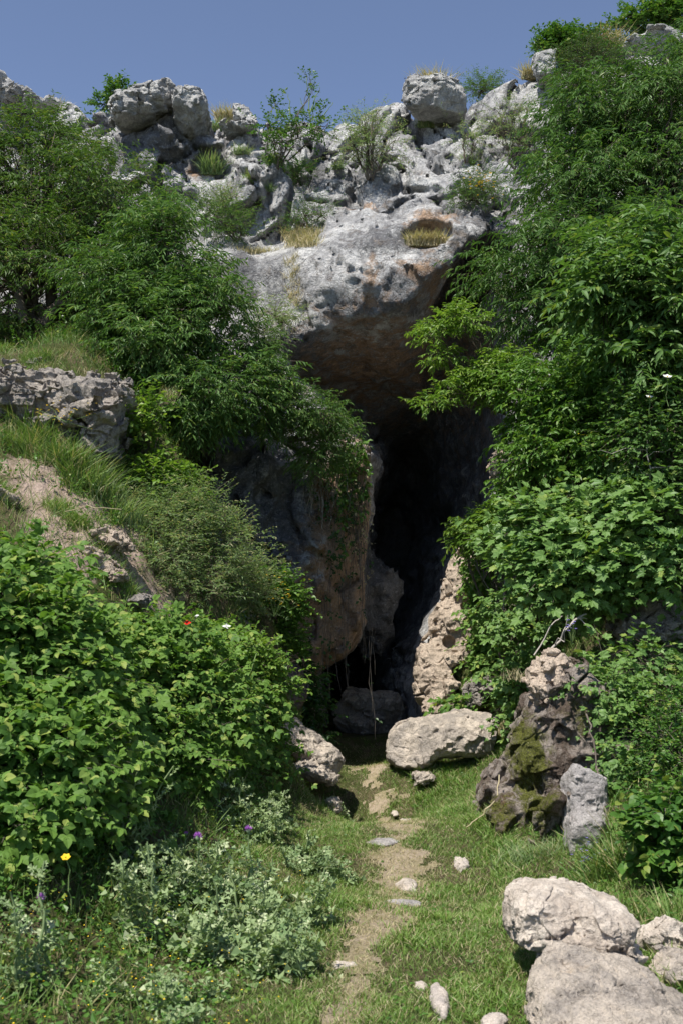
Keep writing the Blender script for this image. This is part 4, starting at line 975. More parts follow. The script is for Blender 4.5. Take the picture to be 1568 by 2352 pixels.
plant('nettle_patch', 'patch of narrow leaved nettles growing up through the middle brambles', 'nettles', gbase(-1.5, 9.0),
      [(400, 1570, 8.9, 55, 45, .3), (340, 1540, 8.8, 30, 30, .25), (430, 1640, 8.7, 30, 40, .25)],
      nclump=42, per=8, m=8, leaf='lance', lsize=.07, length=.2, clump=.13, mat='mid_leaf', trunk_r=.006, nstem=5, droop=.1, seed=91, shoots=20, parts=('stem', 'branches', 'leaves'))
plant('weed_patch', 'pale feathery weeds rising among the near brambles', 'weeds', gbase(-1.75, 7.3),
      [(190, 1610, 7.0, 40, 70, .25), (150, 1500, 7.2, 40, 30, .25), (215, 1740, 6.9, 36, 60, .2)],
      nclump=40, per=9, m=9, leaf='slim', lsize=.05, length=.18, clump=.12, mat='olive_leaf', trunk_r=.005, nstem=5, droop=.05, seed=92, shoots=24, parts=('stem', 'branches', 'leaves'))
plant('seedling_patch', 'young yellowish shoots over the outer edge of the lush brambles', 'shoots', gbase(-.9, 10.3),
      [(560, 1500, 10.1, 60, 26, .25), (620, 1560, 10.3, 26, 40, .2), (470, 1480, 10.0, 40, 16, .2)],
      nclump=36, per=6, m=5, leaf='tri', lsize=.07, length=.18, clump=.12, mat='lime_leaf', trunk_r=.005, nstem=4, droop=.2, seed=93, shoots=14, parts=('stem', 'branches', 'leaves'))
plant('sapling', 'thin yellow leaved sapling beside the craggy terrace rock', 'sapling', gbase(-1.95, 11.2),
      [(340, 960, 11.2, 32, 38, .2), (320, 1010, 11.2, 28, 35, .2), (370, 930, 11.2, 15, 18, .15)],
      nclump=26, per=5, m=7, leaf='broad', lsize=.06, length=.17, clump=.11, mat='lime_leaf', trunk_r=.01, nstem=2, droop=.25, seed=36, shell=.9)
plant('bush', 'bright yellow green bush below the thin sapling on the left bank', 'bush', gbase(-1.75, 11.1),
      [(375, 1075, 11.1, 45, 32, .2), (420, 1120, 11.1, 45, 35, .2), (340, 1110, 11, 45, 30, .2)],
      nclump=45, per=8, m=6, leaf='broad', lsize=.055, length=.15, clump=.11, mat='lime_leaf', trunk_r=.01, nstem=3, droop=.25, seed=37, shell=.8)
plant('ivy', 'dark ivy patch on the ground behind the pointed boulder', 'ivy', gbase(-.5, 12.8),
      [(690, 1560, 12.8, 28, 60, .2), (700, 1630, 12.9, 40, 45, .2), (730, 1680, 12.8, 26, 30, .15)],
      nclump=60, per=8, m=6, leaf='broad', lsize=.06, length=.15, clump=.11, mat='ivy_leaf', trunk_r=.008, nstem=3, droop=.4, seed=38, shell=.7, parts=('stem', 'branches', 'leaves'))
plant('bush', 'low green bush at the foot of the terrace tree beside the craggy rock', 'bush', gbase(-2.2, 12.0),
      [(240, 830, 12.3, 50, 30, .25), (170, 815, 12.4, 50, 22, .2), (300, 860, 12.3, 40, 35, .25)],
      nclump=40, per=8, m=6, leaf='broad', lsize=.06, length=.15, clump=.11, mat='weed_leaf', trunk_r=.008, nstem=3, seed=39, shell=.8)

# plants rooted on the cliff: base point stands on the rock face itself
def on_cliff(u, v):
    """first point of the rock along a level-ish line of depth"""
    Y = np.linspace(13.5, 21, 260); P = np.array([px(u, v, y) for y in Y])
    s = cliff_f(P); i = np.argmax(s < 0)
    return P[i] if s[i] < 0 else P[200]
def cplant(label, cat, root, blobs, name='shrub', **kw):
    r_ = on_cliff(*root); Y = r_[1]
    args = dict(nclump=45, per=9, m=8, leaf='slim', lsize=.06, length=.2, clump=.17, mat='cliff_leaf', trunk_r=.02, nstem=2, droop=.1, above=False, shell=.8, twig_r=.003)
    args.update(kw)
    return plant(name, label, cat, r_, [(u, v, Y - .1 + dz, a, b_, c) for u, v, dz, a, b_, c in blobs], **args)
cplant('small round crowned tree with a thin dark trunk in the middle of the cliff', 'tree', (852, 415),
       [(840, 300, 0, 60, 36, .45), (800, 330, 0, 45, 36, .4), (890, 340, 0, 40, 36, .4), (845, 345, 0, 55, 26, .4), (860, 265, 0, 30, 20, .3)], name='tree', nclump=70, seed=41, trunk_r=.03, lsize=.042, per=8, mat='olive_leaf')
cplant('tall spindly shrub with bare shoots against the sky, left of the round crowned tree', 'shrub', (640, 390),
       [(630, 290, 0, 28, 60, .3), (690, 290, 0, 50, 36, .4), (650, 330, 0, 26, 40, .3), (745, 290, 0, 30, 26, .3), (715, 215, 0, 10, 40, .15)], nclump=42, seed=42, leaf='broad', lsize=.045, per=7, mat='weed_leaf')
cplant('wiry dark stemmed shrub in the gully on the right of the cliff', 'shrub', (1185, 410),
       [(1160, 270, 0, 50, 40, .4), (1190, 330, 0, 38, 50, .4), (1140, 300, 0, 30, 40, .3), (1210, 260, 0, 26, 30, .3)], nclump=60, seed=43, lsize=.042, per=5, mat='olive_leaf')
cplant('small bare branched shrub on a ledge below the perched square boulder', 'shrub', (1068, 375),
       [(1065, 310, 0, 32, 26, .25), (1085, 330, 0, 20, 20, .2)], nclump=22, seed=44, lsize=.045, per=5, mat='olive_leaf')
cplant('dark shrub with yellow blossom wedged in the cleft above the cave lip', 'shrub', (1095, 470),
       [(1100, 420, 0, 32, 30, .25), (1075, 455, 0, 32, 22, .2)], nclump=50, seed=45, lsize=.045, mat='tree_leaf_b')
cplant('dark little bush on the skyline right of the perched square boulder', 'bush', (1095, 222),
       [(1105, 205, 0, 34, 16, .3)], nclump=35, seed=46, lsize=.05, mat='tree_leaf_b', name='bush')
cplant('bright rounded bush on the skyline behind the upright rock pillar', 'bush', (1310, 150),
       [(1310, 108, 0, 58, 28, .5), (1270, 112, 0, 30, 20, .4)], nclump=80, seed=47, lsize=.06, mat='weed_leaf', name='bush', leaf='broad')
cplant('pale green grassy bush spreading in front of the skyline on the right', 'bush', (1330, 170),
       [(1350, 140, -.4, 70, 30, .4), (1410, 135, -.4, 50, 26, .4), (1300, 180, -.4, 36, 30, .3)], nclump=90, seed=48, lsize=.05, mat='cliff_leaf', name='bush')
cplant('airy tree on the skyline in the top right corner', 'tree', (1490, 95),
       [(1500, 35, .3, 60, 32, .5), (1545, 60, .3, 40, 30, .4), (1440, 62, .3, 36, 18, .3), (1490, 60, .3, 40, 20, .4)], nclump=90, seed=49, lsize=.07, mat='weed_leaf', name='tree', leaf='broad')
cplant('leafy bush growing at the end of the smooth grey ledge by the left tree', 'bush', (545, 560),
       [(520, 510, 0, 40, 40, .3), (560, 530, 0, 40, 26, .25), (480, 480, 0, 26, 26, .25)], nclump=45, seed=50, lsize=.05, mat='tree_leaf_b', name='bush')
cplant('dark brown green bush on the pale rock above the grey ledge', 'bush', (530, 495),
       [(525, 465, 0, 38, 24, .25)], nclump=40, seed=51, lsize=.04, mat='olive_leaf', name='bush')
cplant('fresh green bush on the rock just above the cave lip', 'bush', (715, 520),
       [(700, 495, 0, 40, 22, .25), (740, 490, 0, 26, 16, .2), (690, 520, 0, 20, 22, .2)], nclump=32, seed=52, lsize=.04, mat='weed_leaf', name='bush')
cplant('small bush in a crack left of the round crowned tree trunk', 'bush', (692, 425), [(690, 405, 0, 18, 18, .18)], nclump=20, seed=53, mat='weed_leaf', lsize=.05, name='bush')
cplant('sprawling grey bush at the foot of the smooth grey wall', 'bush', (640, 740),
       [(625, 720, -.3, 30, 16, .2), (650, 740, -.2, 16, 18, .2)], nclump=22, seed=54, mat='olive_leaf', lsize=.045, name='bush')
cplant('thin bush with bare shoots on the skyline left of the rusty boulder', 'bush', (275, 265),
       [(275, 222, .2, 18, 14, .2), (240, 240, .2, 12, 10, .2)], nclump=20, seed=55, mat='weed_leaf', lsize=.06, name='bush', leaf='broad')
TUFTS = [(486, 398, 22, 'flat grey-green tuft under the split dark rock'), (578, 418, 14, 'dark round tuft in the pale cliff left of the long crack'), (632, 375, 14, 'upright dark tuft below the spindly shrub'), (556, 352, 12, 'pale tuft under the small blocky rock'),
         (612, 438, 10, 'tiny tuft beneath the dark round one'), (518, 278, 18, 'tall straw tuft on the saddle beside the domed boulder'), (495, 300, 16, 'green tuft at the foot of the domed boulder'), (425, 298, 12, 'thin tuft between the two rounded boulders'),
         (1078, 372, 12, 'green tuft at the foot of the bare branched shrub'), (975, 290, 14, 'green tuft under the perched square boulder'), (1000, 182, 30, 'straw tuft growing on top of the perched square boulder'), (135, 255, 14, 'dry tuft on the left skyline'), (100, 262, 12, 'green tuft on the grey rocks of the left skyline'), (775, 385, 9, 'small tuft in the dark stained hollow'), (1390, 108, 30, 'dry grass tuft below the skyline tree'), (1215, 180, 16, 'dry tuft beside the upright rock pillar')]
for i, (u, v, s, lb) in enumerate(TUFTS):
    p = on_cliff(u, v) if i not in (10,) else px(995, 200, 18.1)
    pts = [p + np.array([(rng.random() - .5) * s * 2 * p[1] / FPX, -.02, 0]) for _ in range(12)]
    tuft('grass_tuft', lb, 'grass tuft', pts, 380, (.24 if 'straw' in lb or 'dry' in lb else .19) * s / 14 if s < 20 else .34, .035, 'straw' if ('straw' in lb or 'dry' in lb) else 'olive_leaf', 500 + i, 'grass tufts growing on the cliff', w=.7, lean=.5)
pts = [px(u, 566 + rng.normal() * 2, 15.9) + np.array([0, rng.random() * .5, 0]) for u in range(505, 690, 6)]
for p in pts: p[2] = LEDGE - .05 + (p[1] - 15.6) * .15
tuft('grass_tuft', 'strip of dry yellow grass along the top of the smooth grey wall', 'grass tuft', pts, 3500, .17, .06, 'straw', 531, 'grass tufts growing on the cliff')
pts = [px(u, 560 - (u - 690) * .7, 15.5) for u in range(690, 730, 4)]
tuft('grass_tuft', 'dry grass patch where the grey wall meets the cave lip rock', 'grass tuft', [on_cliff(u, 540 + (i % 3) * 12) for i, u in enumerate(range(665, 730, 5))], 1800, .16, .06, 'straw', 532, 'grass tufts growing on the cliff')
tuft('grass_tuft', 'pale dry grass filling the rounded niche above the cave', 'grass tuft', [px(u, 562, NICHE[1] + .02) for u in range(945, 1020, 6)], 800, .22, .05, 'straw', 533, 'grass tufts growing on the cliff', lean=.3)
tuft('grass_tuft', 'faded grass hanging down the groove beside the lip rock', 'grass tuft', [on_cliff(678 + rng.integers(-10, 10), v) for v in range(590, 700, 9)], 700, .13, .05, 'straw', 534, 'grass tufts growing on the cliff', lean=.6)

# bare shoots over the spindly shrub
segs = []
for u0, v0, u1, v1 in ((715, 280, 705, 172), (712, 260, 735, 200), (640, 270, 625, 215), (740, 270, 765, 235), (668, 270, 662, 215), (700, 260, 690, 225)):
    s, _ = curve_segs(px(u0, v0, 17.6), px(u1, v1, 17.6), .012, .004, 6, .02); segs.append(s)
v_, f_ = tubes(np.concatenate(segs), 4)
bb = px(700, 285, 17.6)
tag(link('dead_shoots', mk_mesh('dead_shoots', v_ - bb, f_, M['stem_green']), loc=bb), 'leafless thin shoots standing against the sky above the middle of the cliff', 'shoots')

# ================================================================== HANGING VINES
def hang(name, label, cat, tops, lens, nleaf, leaf, lsize, mat, seed, rad=.004, wood='root', parts=('strands', 'leaves'), group=None):
    r = np.random.default_rng(seed); S_, LP = [], []
    for p, L in zip(tops, lens):
        n = 10; P = np.array(p) + np.cumsum(np.column_stack([r.normal(size=n) * .018, r.normal(size=n) * .012, -np.full(n, L / n)]), 0)
        P = np.vstack([p, P]); S_.append(np.column_stack([P[:-1], P[1:], np.full(n, rad), np.full(n, rad * .8)])); LP.append(P)
    LP = np.concatenate(LP); base = np.mean(tops, 0)
    o = empty(name, base, label, cat, group)
    v_, f_ = tubes(np.concatenate(S_), 3); link(parts[0], mk_mesh(parts[0], v_, f_, M[wood]), o)
    if nleaf:
        i = r.integers(0, len(LP), nleaf); P = LP[i] + r.normal(size=(nleaf, 3)) * .04
        D = r.normal(size=(nleaf, 3)); D[:, 2] -= .6
        V, T, _ = sprays(P, D, .08, 3, leaf, lsize, r, .4, face=(0, -.8, 0))
        link(parts[1], mk_mesh(parts[1], V, T, M[mat], False), o)
    return o
r_ = np.random.default_rng(5)
def rowtops(u0, u1, v0, v1, Y, n): return [px(r_.uniform(u0, u1), r_.uniform(v0, v1), Y + r_.uniform(-.12, .12)) for _ in range(n)]
hang('hanging_vine', 'grey tangle of bare rootlets hanging over the shaded wall', 'vine', rowtops(700, 780, 985, 1040, 13.75, 46), r_.uniform(.3, 1.1, 46), 60, 'broad', .04, 'ivy_leaf', 61, .0035, 'greytwig')
hang('hanging_vine', 'leafy vine with fresh leaves trailing down the left edge of the cave mouth', 'vine', rowtops(780, 850, 990, 1060, 13.9, 26), r_.uniform(.3, 1.25, 26), 170, 'broad', .075, 'mid_leaf', 62, .004, 'twig')
hang('hanging_vine', 'long straight rootlets dangling past the bottom of the orange rock', 'vine', rowtops(740, 850, 1150, 1330, 13.85, 18), r_.uniform(1.3, 2.3, 18), 40, 'broad', .05, 'ivy_leaf', 63, .003, 'root')
hang('hanging_vine', 'brown dry vine on the orange rock at the cave edge', 'vine', rowtops(800, 840, 1100, 1180, 13.95, 26), r_.uniform(.4, 1.0, 26), 90, 'broad', .035, 'straw', 64, .004, 'twig')
hang('hanging_vine', 'green creeper strip growing down the middle of the shaded orange rock', 'vine', rowtops(745, 800, 1040, 1120, 13.8, 9), r_.uniform(.8, 2.0, 9), 160, 'broad', .05, 'ivy_leaf', 65, .003, 'root')

# bare canes on the banks
def cane(label, pts, r0=.008, mat='greytwig', group='bare twigs and canes', name='dead_branch', side=0):
    S_ = []
    for a, b_ in zip(pts[:-1], pts[1:]):
        s, P = curve_segs(px(*a), px(*b_), r0, r0 * .7, 4, .03); S_.append(s)
        for _ in range(side):
            q = P[rng.integers(1, 4)]; e = q + rng.normal(size=3) * .12 + np.array([0, 0, .06])
            S_.append(curve_segs(q, e, r0 * .5, r0 * .25, 3, .08)[0])
    S_ = np.concatenate(S_); bb = S_[0, :3]
    v_, f_ = tubes(S_, 5); tag(link(name, mk_mesh(name, v_ - bb, f_, M[mat]), loc=bb), label, 'branch', group)
cane('arching grey cane over the near brambles at the left edge', [(0, 1372, 6.9), (55, 1395, 6.8), (100, 1450, 6.7), (140, 1530, 6.7)], .007)
cane('thin grey cane bending out of the dark gap in the near brambles', [(95, 1700, 6.2), (130, 1665, 6.1), (146, 1620, 6.2)], .005)
cane('long pale stalk rising out of the lush bramble bush', [(515, 1715, 9.4), (560, 1600, 9.4), (590, 1500, 9.5)], .007, 'stem_green')
cane('forked grey dead branch lying above the mossy rock', [(1255, 1500, 9.4), (1310, 1435, 9.5), (1345, 1410, 9.6)], .012, side=2)
cane('second thinner dead branch beside the forked one above the mossy rock', [(1225, 1505, 9.4), (1270, 1430, 9.5), (1290, 1415, 9.5)], .007)
cane('upright thin dead stem in the shaded gap right of the ivy', [(1155, 1400, 11), (1160, 1300, 11), (1158, 1230, 11)], .007, side=2)
cane('reddish dead twig standing over the shrub mass on the right', [(1500, 1120, 9.6), (1488, 1060, 9.6), (1485, 1010, 9.6)], .007, side=3)
cane('reddish bramble runner curving down over the mossy rock', [(1345, 1640, 8.4), (1362, 1700, 8.25), (1368, 1760, 8.2), (1385, 1850, 8.0), (1400, 1900, 7.8)], .008, 'twig')
cane('wavy pale shoot drooping from the pale stones onto the grass at the mossy rock', [(1145, 1780, 8.9), (1135, 1840, 8.7), (1095, 1880, 8.7), (1070, 1900, 8.6)], .006, 'straw')
cane('slender pale grass stalk arched over the left bank', [(150, 1175, 9.2), (200, 1160, 9.2), (280, 1170, 9.2)], .004, 'straw')

# ================================================================== THISTLES AND FLOWERS
def floret(parent, P, R_, matp, up=(0, 0, 1), n=70, r=rng):
    f = np.random.default_rng(int(abs(P[0]) * 1000) % 999)
    # green bract bulb
    g = 10; a = np.linspace(0, math.pi, 7)
    ring = [(R_ * .62 * math.sin(t) * math.cos(k * 2 * math.pi / g), R_ * .62 * math.sin(t) * math.sin(k * 2 * math.pi / g), -R_ * .75 * math.cos(t)) for t in a for k in range(g)]
    Fq = [(i * g + k, i * g + (k + 1) % g, (i + 1) * g + (k + 1) % g, (i + 1) * g + k) for i in range(6) for k in range(g)]
    fl = link('flower', mk_mesh('flower', np.array(ring) + P, np.array(Fq), M['bulb']), parent)
    d = unit(f.normal(size=(n, 3)) * [1, 1, .6] + [0, 0, .9])
    st = P + np.array([0, 0, R_ * .35]) + d * R_ * .2
    v_, t_ = emit(L_diamond(.10, .02, 0), st, frames(d, f.normal(size=(n, 3))), np.full(n, R_ * 1.15))
    fo = bpy.data.objects.new('florets', mk_mesh('florets', v_, t_, M[matp], False)); col.objects.link(fo); fo.parent = fl
    return fl
def thistle(label, bx, by, H, spread, nst, seed, flowers=(), lsize=.17, dens=1.0, group='thistles beside the path'):
    r = np.random.default_rng(seed); base = np.array(gbase(bx, by))
    o = empty('thistle', base, label, 'thistle', group)
    S_, P, D, S = [], [], [], []
    tips = [px(*f[:3]) for f in flowers]
    for i in range(nst):
        st = base + np.array([r.normal() * spread * .5, r.normal() * spread * .35, 0]); st[2] = float(ground_z(st[0], st[1])) - .02
        tip = tips[i] - np.array([0, 0, .02]) if i < len(tips) else st + np.array([r.normal() * .10, r.normal() * .08, H * r.uniform(.5, 1)])
        if i < len(tips): st = np.array([tip[0] + r.normal() * .05, tip[1] + .04, float(ground_z(tip[0], tip[1])) - .02])
        s, Q = curve_segs(st, tip, .009, .004, 8, .02, r=r); S_.append(s)
        L = np.linalg.norm(tip - st); nl = int((13 + 26 * L) * dens)
        t = r.random(nl) ** 1.15 * .93
        q = st + (tip - st) * t[:, None]; a = r.uniform(0, 2 * math.pi, nl)
        P.append(q); D.append(np.stack([np.cos(a), np.sin(a), .1 + .7 * t], 1)); S.append(lsize * (1.15 - .75 * t) * r.uniform(.6, 1.2, nl))
    P, D, S = np.concatenate(P), np.concatenate(D), np.concatenate(S)
    V, T = emit(LEAF['thistle'], P, frames(D, np.array([0, 0, 1]) + r.normal(size=D.shape) * .5), S)
    link('leaves', mk_mesh('leaves', V, T, M['thistle_leaf'], False), o)
    for s in S_:
        v_, f_ = tube_line(s, 5); link('stem', mk_mesh('stem', v_, f_, M['thistle_leaf']), o)
    for f, tp in zip(flowers, tips): floret(o, tp, f[3], 'purple')
    return o
thistle('large silvery thistle clump with two big purple flowers beside the path', -.62, 6.15, .42, .5, 20, 71, [(455, 1925, 6.1, .022), (571, 1908, 6.2, .020), (428, 1916, 6.6, .012)])
thistle('spread of spiny pale leaves in front of the flowering thistle clump', -.50, 5.5, .28, .34, 15, 72, lsize=.18)
thistle('leafy thistle without flowers at the left edge of the path', -.14, 7.4, .20, .24, 10, 73, lsize=.13)
thistle('small thistle growing over the grey stone below the pointed boulder', -.12, 10.75, .22, .22, 9, 74, lsize=.11)
thistle('thistle at the bramble foot behind the flowering clump', -.55, 7.9, .35, .35, 12, 75, lsize=.15)
thistle('tall slender thistle with two purple heads in the bottom left corner', -1.32, 4.75, .55, .12, 5, 76, [(95, 2065, 4.8, .017), (57, 2235, 4.7, .014)], lsize=.15)
thistle('tall flowerless thistle rising before the middle brambles', -1.25, 6.55, .95, .12, 4, 77, lsize=.16, dens=.8)
thistle('leaning thistle stalk left of the flowering clump', -.95, 5.6, .6, .14, 4, 78, lsize=.15)
thistle('low pale thistle leaves near the bottom edge', -.75, 4.75, .16, .35, 9, 79, lsize=.14)

def flower(name, label, cat, p, petals, R_, matp, cen, stem_to=None, n=5, group=None, tiltv=(0, -.5, .8)):
    p = np.array(p, float); r = np.random.default_rng(int(abs(p[0] * 977)) % 997)
    o = empty(name, p, label, cat, group)
    a = np.arange(n) * 2 * math.pi / n
    Rm = frames(np.array([[1.0, .05, 0]]), np.array([tiltv]))[0]
    D = np.stack([np.cos(a), np.sin(a), .25 + 0 * a], 1) @ Rm.T
    v_, t_ = emit(L_ovate(.5, .12, -.05), np.tile(p, (n, 1)), frames(D, np.tile(tiltv, (n, 1))), np.full(n, R_))
    link('petals', mk_mesh('petals', v_, t_, M[matp], False), o)
    d = unit(r.normal(size=(16, 3)) + np.array(tiltv))
    v_, t_ = emit(L_diamond(.3, .05, 0), np.tile(p, (16, 1)), frames(d, r.normal(size=(16, 3))), np.full(16, R_ * .3))
    link('centre', mk_mesh('centre', v_, t_, M[cen], False), o)
    end = p + (np.array(stem_to) if stem_to is not None else np.array([.02, .05, -.25]))
    v_, f_ = tubes(curve_segs(p, end, .003, .004, 5, .03)[0], 4); link('stem', mk_mesh('stem', v_, f_, M['stem_green']), o)
    return o
flower('poppy', 'single red poppy above the brambles', 'flower', px(430, 1432, 8.35), 4, .035, 'red', 'black', n=4)
flower('rose', 'white wild rose, higher of the two at the right edge', 'flower', px(1531, 866, 9.45), 5, .045, 'petal', 'yellow', group='white roses')
flower('rose', 'white wild rose, lower and left of the other', 'flower', px(1490, 912, 9.5), 5, .036, 'petal', 'yellow', group='white roses')
flower('bindweed_flower', 'folded white flower right of the red poppy', 'flower', px(521, 1440, 9.3), 5, .04, 'petal', 'petal', n=4, tiltv=(.6, -.3, .6))
flower('bindweed_flower', 'narrow white flower just above the red poppy', 'flower', px(450, 1415, 9.0), 5, .03, 'petal', 'petal', n=4, tiltv=(.6, -.3, .6))
flower('yellow_flower', 'large yellow flower low in the brambles at the lower left', 'flower', px(152, 1970, 5.3), 5, .025, 'yellow', 'yellow', n=6)
def flower_head(label, c, n, spread, R_, mat, seed, stem=.3, cat='flower cluster', name='flower_cluster'):
    r = np.random.default_rng(seed); c = px(*c)
    P = c + r.normal(size=(n, 3)) * spread
    o = empty(name, c, label, cat)
    Vs, Ts, k = [], [], 0
    for j in range(5):
        a = j * 2 * math.pi / 5 + r.random(n)
        V, T = emit(L_diamond(.4, .1, 0), P, frames(np.stack([np.cos(a), np.sin(a), .2 + 0 * a], 1), np.array([0, -.4, 1]) + r.normal(size=(n, 3)) * .3), np.full(n, R_)); Vs.append(V); Ts.append(T + k); k += len(V)
    link('petals', mk_mesh('petals', np.concatenate(Vs), np.concatenate(Ts), M[mat], False), o)
    sg = [curve_segs(P[i], c + np.array([.01, .04, -stem]), .0018, .003, 3, .03)[0] for i in range(min(n, 12))]
    v_, f_ = tubes(np.concatenate(sg), 3); link('stems', mk_mesh('stems', v_, f_, M['stem_green']), o)
flower_head('upper yellow flower cluster over the green shrub mass', (1400, 1012, 10.4), 30, (.05, .03, .02), .016, 'yellow', 81)
flower_head('lower yellow flower cluster over the green shrub mass', (1402, 1050, 10.3), 24, (.045, .03, .018), .015, 'yellow', 82)
flower_head('faint yellow flower cluster left of the two brighter ones', (1350, 1000, 10.6), 16, (.05, .03, .02), .012, 'yellow', 83)
flower_head('scatter of tiny yellow flowers on the shrub at the shaded wall', (628, 1350, 11.5), 45, (.14, .08, .12), .014, 'yellow', 84)
flower_head('yellow blossom on the dark cleft shrub above the cave lip', (1105, 420, 15.2), 50, (.12, .05, .09), .022, 'yellow', 85)
flower_head('yellow wildflowers growing on the craggy terrace rock', (150, 975 - 25, 10.3), 40, (.16, .05, .06), .014, 'yellow', 86, stem=.08)
flower_head('violet flower spikes at the foot of the grey slab', (1355, 2035 - 60, 7.4), 36, (.05, .04, .07), .011, 'violet', 87, stem=.2)
flower_head('small violet flowers under the vine leaves above the mossy rock', (1310, 1440, 9.3), 14, (.03, .03, .03), .013, 'violet', 88, stem=.15)

# ================================================================== GRASS AND GROUND COVER
def in_view(x, y, z, pad=1.5):
    rx = x; ry = y * cp + (z - CAMZ) * sp; rz = -y * sp + (z - CAMZ) * cp
    return (ry > .5) & (np.abs(rx / ry) < 784 / FPX * pad + .03) & (np.abs(rz / ry) < 1176 / FPX * pad)
def scatter(x0, x1, y0, y1, n, r, dens):
    x = r.uniform(x0, x1, n); y = y0 + (y1 - y0) * r.random(n) ** 1.25
    z = ground_z(x, y)
    k = in_view(x, y, z) & (r.random(n) < dens(x, y))
    return np.stack([x[k], y[k], z[k]], 1)
def nz2(x, y, s, o): return fbm(np.stack([x * s, y * s, x * 0], -1), 3, o)
r = np.random.default_rng(90)
def turf_zone(x, y): return smooth(-1.1, -.6, x) * (1 - smooth(1.6, 2.2, x)) * (1 - smooth(14.0, 14.8, y))
P = scatter(-1.4, 2.4, 3.6, 14.8, 420000, r, lambda x, y: turf_zone(x, y) * np.clip(.75 + nz2(x, y, 3, 11) * .9 - smooth(.2, .9, path_mask(x, y)) * .72, .02, 1))
V, T = blades(P, (.024 + .020 * r.random(len(P))) * (.75 + 1.3 * np.clip(nz2(P[:, 0], P[:, 1], 3.5, 61) + .1, 0, 1)) * (1 + .5 * smooth(.6, 1.1, P[:, 0])), r, 1.5, .6)
tag(link('grass', mk_mesh('grass', V, T, M['grass'], False)), 'short green turf on both sides of the trodden path', 'grass', kind='stuff')
P = scatter(-1.0, 1.8, 3.6, 14.5, 130000, r, lambda x, y: turf_zone(x, y) * np.clip(smooth(-.35, .5, path_mask(x, y)) * .7 + nz2(x, y, 2.4, 14) * .6 + .16, .02, 1))
V, T = blades(P, .022 + .02 * r.random(len(P)), r, 1.5, 1.1)
tag(link('dry_grass', mk_mesh('dry_grass', V, T, M['straw'], False)), 'dry straw coloured grass lying along the path', 'grass', kind='stuff')
soil = [(-1.95, 9.5, .55, .7), (-2.5, 9.7, .5, .45), (-1.7, 10, .45, .4), (2.45, 10.3, .6, .8), (1.9, 10.8, .4, .7)]
def bare(x, y):
    k = np.zeros_like(x)
    for a, b_, c_, d_ in soil: k = np.maximum(k, np.exp(-((x - a) / c_) ** 2 - ((y - b_) / d_) ** 2))
    return k
P = scatter(-7, 7, 3.2, 15.5, 420000, r, lambda x, y: (1 - turf_zone(x, y)) * np.clip(.5 + nz2(x, y, 2, 17) * 1.2, .03, 1) * (1 - .9 * bare(x, y)) * np.where((y > 14.2) & (x > -1.5), 0, 1))
V, T = blades(P, (.07 + .13 * r.random(len(P)) ** 2), r, .55, .5)
tag(link('long_grass', mk_mesh('long_grass', V, T, M['long_grass'], False)), 'long meadow grass covering the banks and terraces', 'grass', kind='stuff')
F_ = np.concatenate(FOOT); F_ = np.repeat(F_, 3, 0) + r.normal(size=(len(F_) * 3, 3)) * .025
F_[:, 2] = ground_z(F_[:, 0], F_[:, 1])
V, T = blades(F_, .05 + .10 * r.random(len(F_)) ** 2, r, .8, .5)
tag(link('fringe_grass', mk_mesh('fringe_grass', V, T, M['grass'], False)), 'longer grass growing up around the feet of the rocks', 'grass', kind='stuff')
P = scatter(-4, 4, 7.5, 12, 60000, r, lambda x, y: np.clip(bare(x, y) * 1.2, 0, 1) * np.clip(.3 + nz2(x, y, 3, 71) * 1.4, 0, 1))
V, T = blades(P, .04 + .10 * r.random(len(P)) ** 2, r, .6, .9)
tag(link('withered_grass', mk_mesh('withered_grass', V, T, M['straw'], False)), 'withered grass and rootlets over the bare pinkish soil', 'grass', kind='stuff')
# clover and small herbs between the grass
P = scatter(-2.4, 2.9, 3.6, 12, 60000, r, lambda x, y: np.clip(.26 + 1.5 * smooth(-.3, -.9, x) + .9 * smooth(1.0, 1.7, x) + nz2(x, y, 2.5, 23) * .7 - 1.2 * smooth(0, .4, path_mask(x, y)), .01, 1))
a = r.uniform(0, 2 * math.pi, len(P))
P[:, 2] += r.random(len(P)) ** 1.5 * (.03 + .13 * smooth(-.35, -.9, P[:, 0]) + .10 * smooth(1.3, 1.9, P[:, 0]))
V, T = emit(LEAF['broad'], P, frames(np.stack([np.cos(a), np.sin(a), r.normal(size=len(P)) * .3], 1), np.array([0, 0, 1]) + r.normal(size=(len(P), 3)) * .4), r.uniform(.014, .036, len(P)))
tag(link('ground_cover', mk_mesh('ground_cover', V, T, M['weed_leaf'], False)), 'clover and small leafy herbs among the grass', 'ground cover', kind='stuff')
# taller weeds with leafy stems on the banks
P = scatter(-4.5, 4.5, 3.8, 13.5, 9000, r, lambda x, y: (1 - turf_zone(x, y)) * np.clip(.35 + nz2(x, y, 1.3, 29) * 1.3, .03, 1) * (1 - .8 * bare(x, y)) * np.where((y > 13) & (x > -1.5), 0, 1))
D = np.stack([r.normal(size=len(P)) * .25, r.normal(size=len(P)) * .25, np.ones(len(P))], 1)
V, T, seg = sprays(P, D, .24, 9, 'broad', .034, r, .0, size_var=.5)
tag(link('weeds', mk_mesh('weeds', V, T, M['weed_leaf'], False)), 'knee high leafy weeds scattered over the banks', 'weeds', kind='stuff')
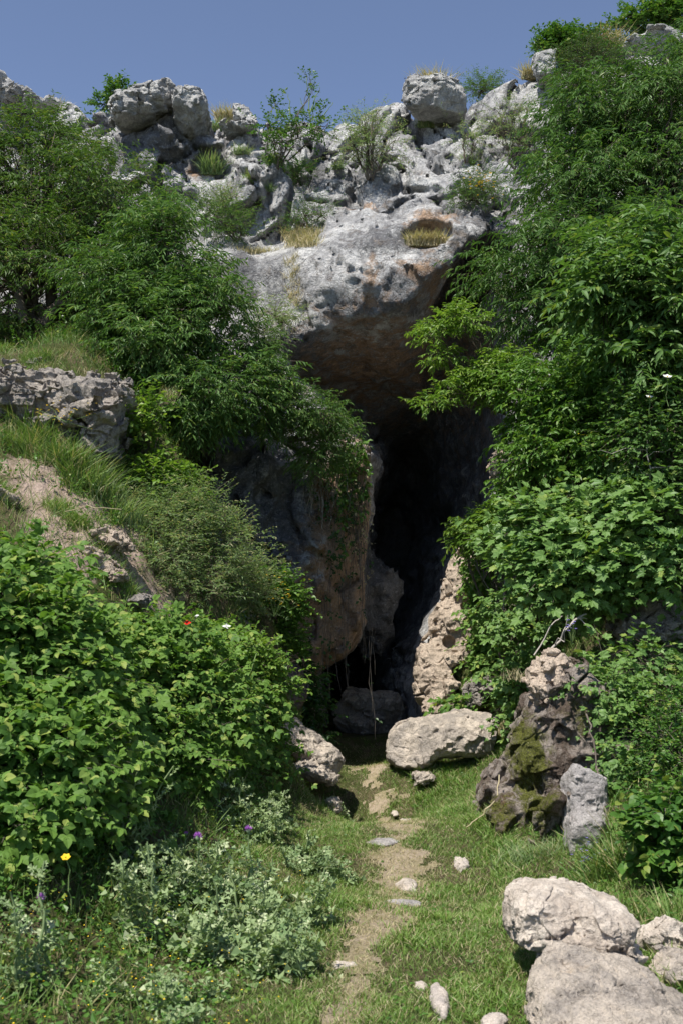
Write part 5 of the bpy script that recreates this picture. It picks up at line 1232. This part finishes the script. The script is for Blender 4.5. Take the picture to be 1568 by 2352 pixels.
# tiny yellow flowers in the low growth
P = scatter(-1.7, .0, 4.2, 7, 800, r, lambda x, y: np.clip(smooth(0, -.6, x), 0, 1) * .45)
P[:, 2] += .07 + .06 * r.random(len(P)); a = r.uniform(0, 6.28, len(P))
V, T = emit(LEAF['broad'], P, frames(np.stack([np.cos(a), np.sin(a), a * 0], 1), np.array([0, -.3, 1]) + r.normal(size=(len(P), 3)) * .3), np.full(len(P), .011))
tag(link('tiny_flowers', mk_mesh('tiny_flowers', V, T, M['yellow'], False)), 'scattered tiny yellow flowers in the grass at the lower left', 'flowers', kind='stuff')
# clumps of seeding grass on the left bank and terrace
for i, (u, v, Y, n, h, s, mt, lb) in enumerate([
    (60, 980, 10.3, 900, .28, .18, 'long_grass', 'tall seeding grass clump at the left edge under the craggy rock'), (180, 1040, 10.2, 1200, .30, .22, 'long_grass', 'thick pale green grass clump right below the craggy rock'),
    (240, 1090, 10.3, 900, .28, .18, 'olive_leaf', 'grey-green grass clump above the bare soil'), (120, 860, 11.3, 1500, .10, .55, 'straw', 'short dry turf along the top of the craggy rock'),
    (1500, 1620, 8.8, 900, .22, .25, 'long_grass', 'tall grass clump on the right bank above the mossy rock'), (1450, 1950, 7.2, 1000, .28, .2, 'long_grass', 'fresh tall grass clump right of the grey slab'),
    (1540, 2050, 6.0, 700, .22, .15, 'long_grass', 'tall grass behind the cream rocks at the right edge'), (1060, 1735, 12.1, 700, .12, .25, 'grass', 'bright grass clump at the foot of the pale boulder'),
    (1200, 1950, 7.9, 500, .16, .12, 'olive_leaf', 'feathery grey-green grass clump at the foot of the mossy rock'), (1160, 1350, 12.2, 400, .2, .2, 'straw', 'dry grass beside the ivy on the right bank'), (1300, 1490, 9.9, 700, .13, .25, 'straw', 'dry grass on top of the pinkish ribbed rock')]):
    c = px(u, v, Y)
    pts = [(c[0] + rng.normal() * s, c[1] + rng.normal() * s * .5, 0) for _ in range(30)]
    pts = [(a_, b_, max(float(ground_z(a_, b_)), c[2] - .25 if i in (3, 10) else -9)) for a_, b_, _ in pts]
    tuft('grass_clump', lb, 'grass clump', pts, n, h, .04, mt, 600 + i, 'grass clumps on the banks', w=.5, lean=.4)
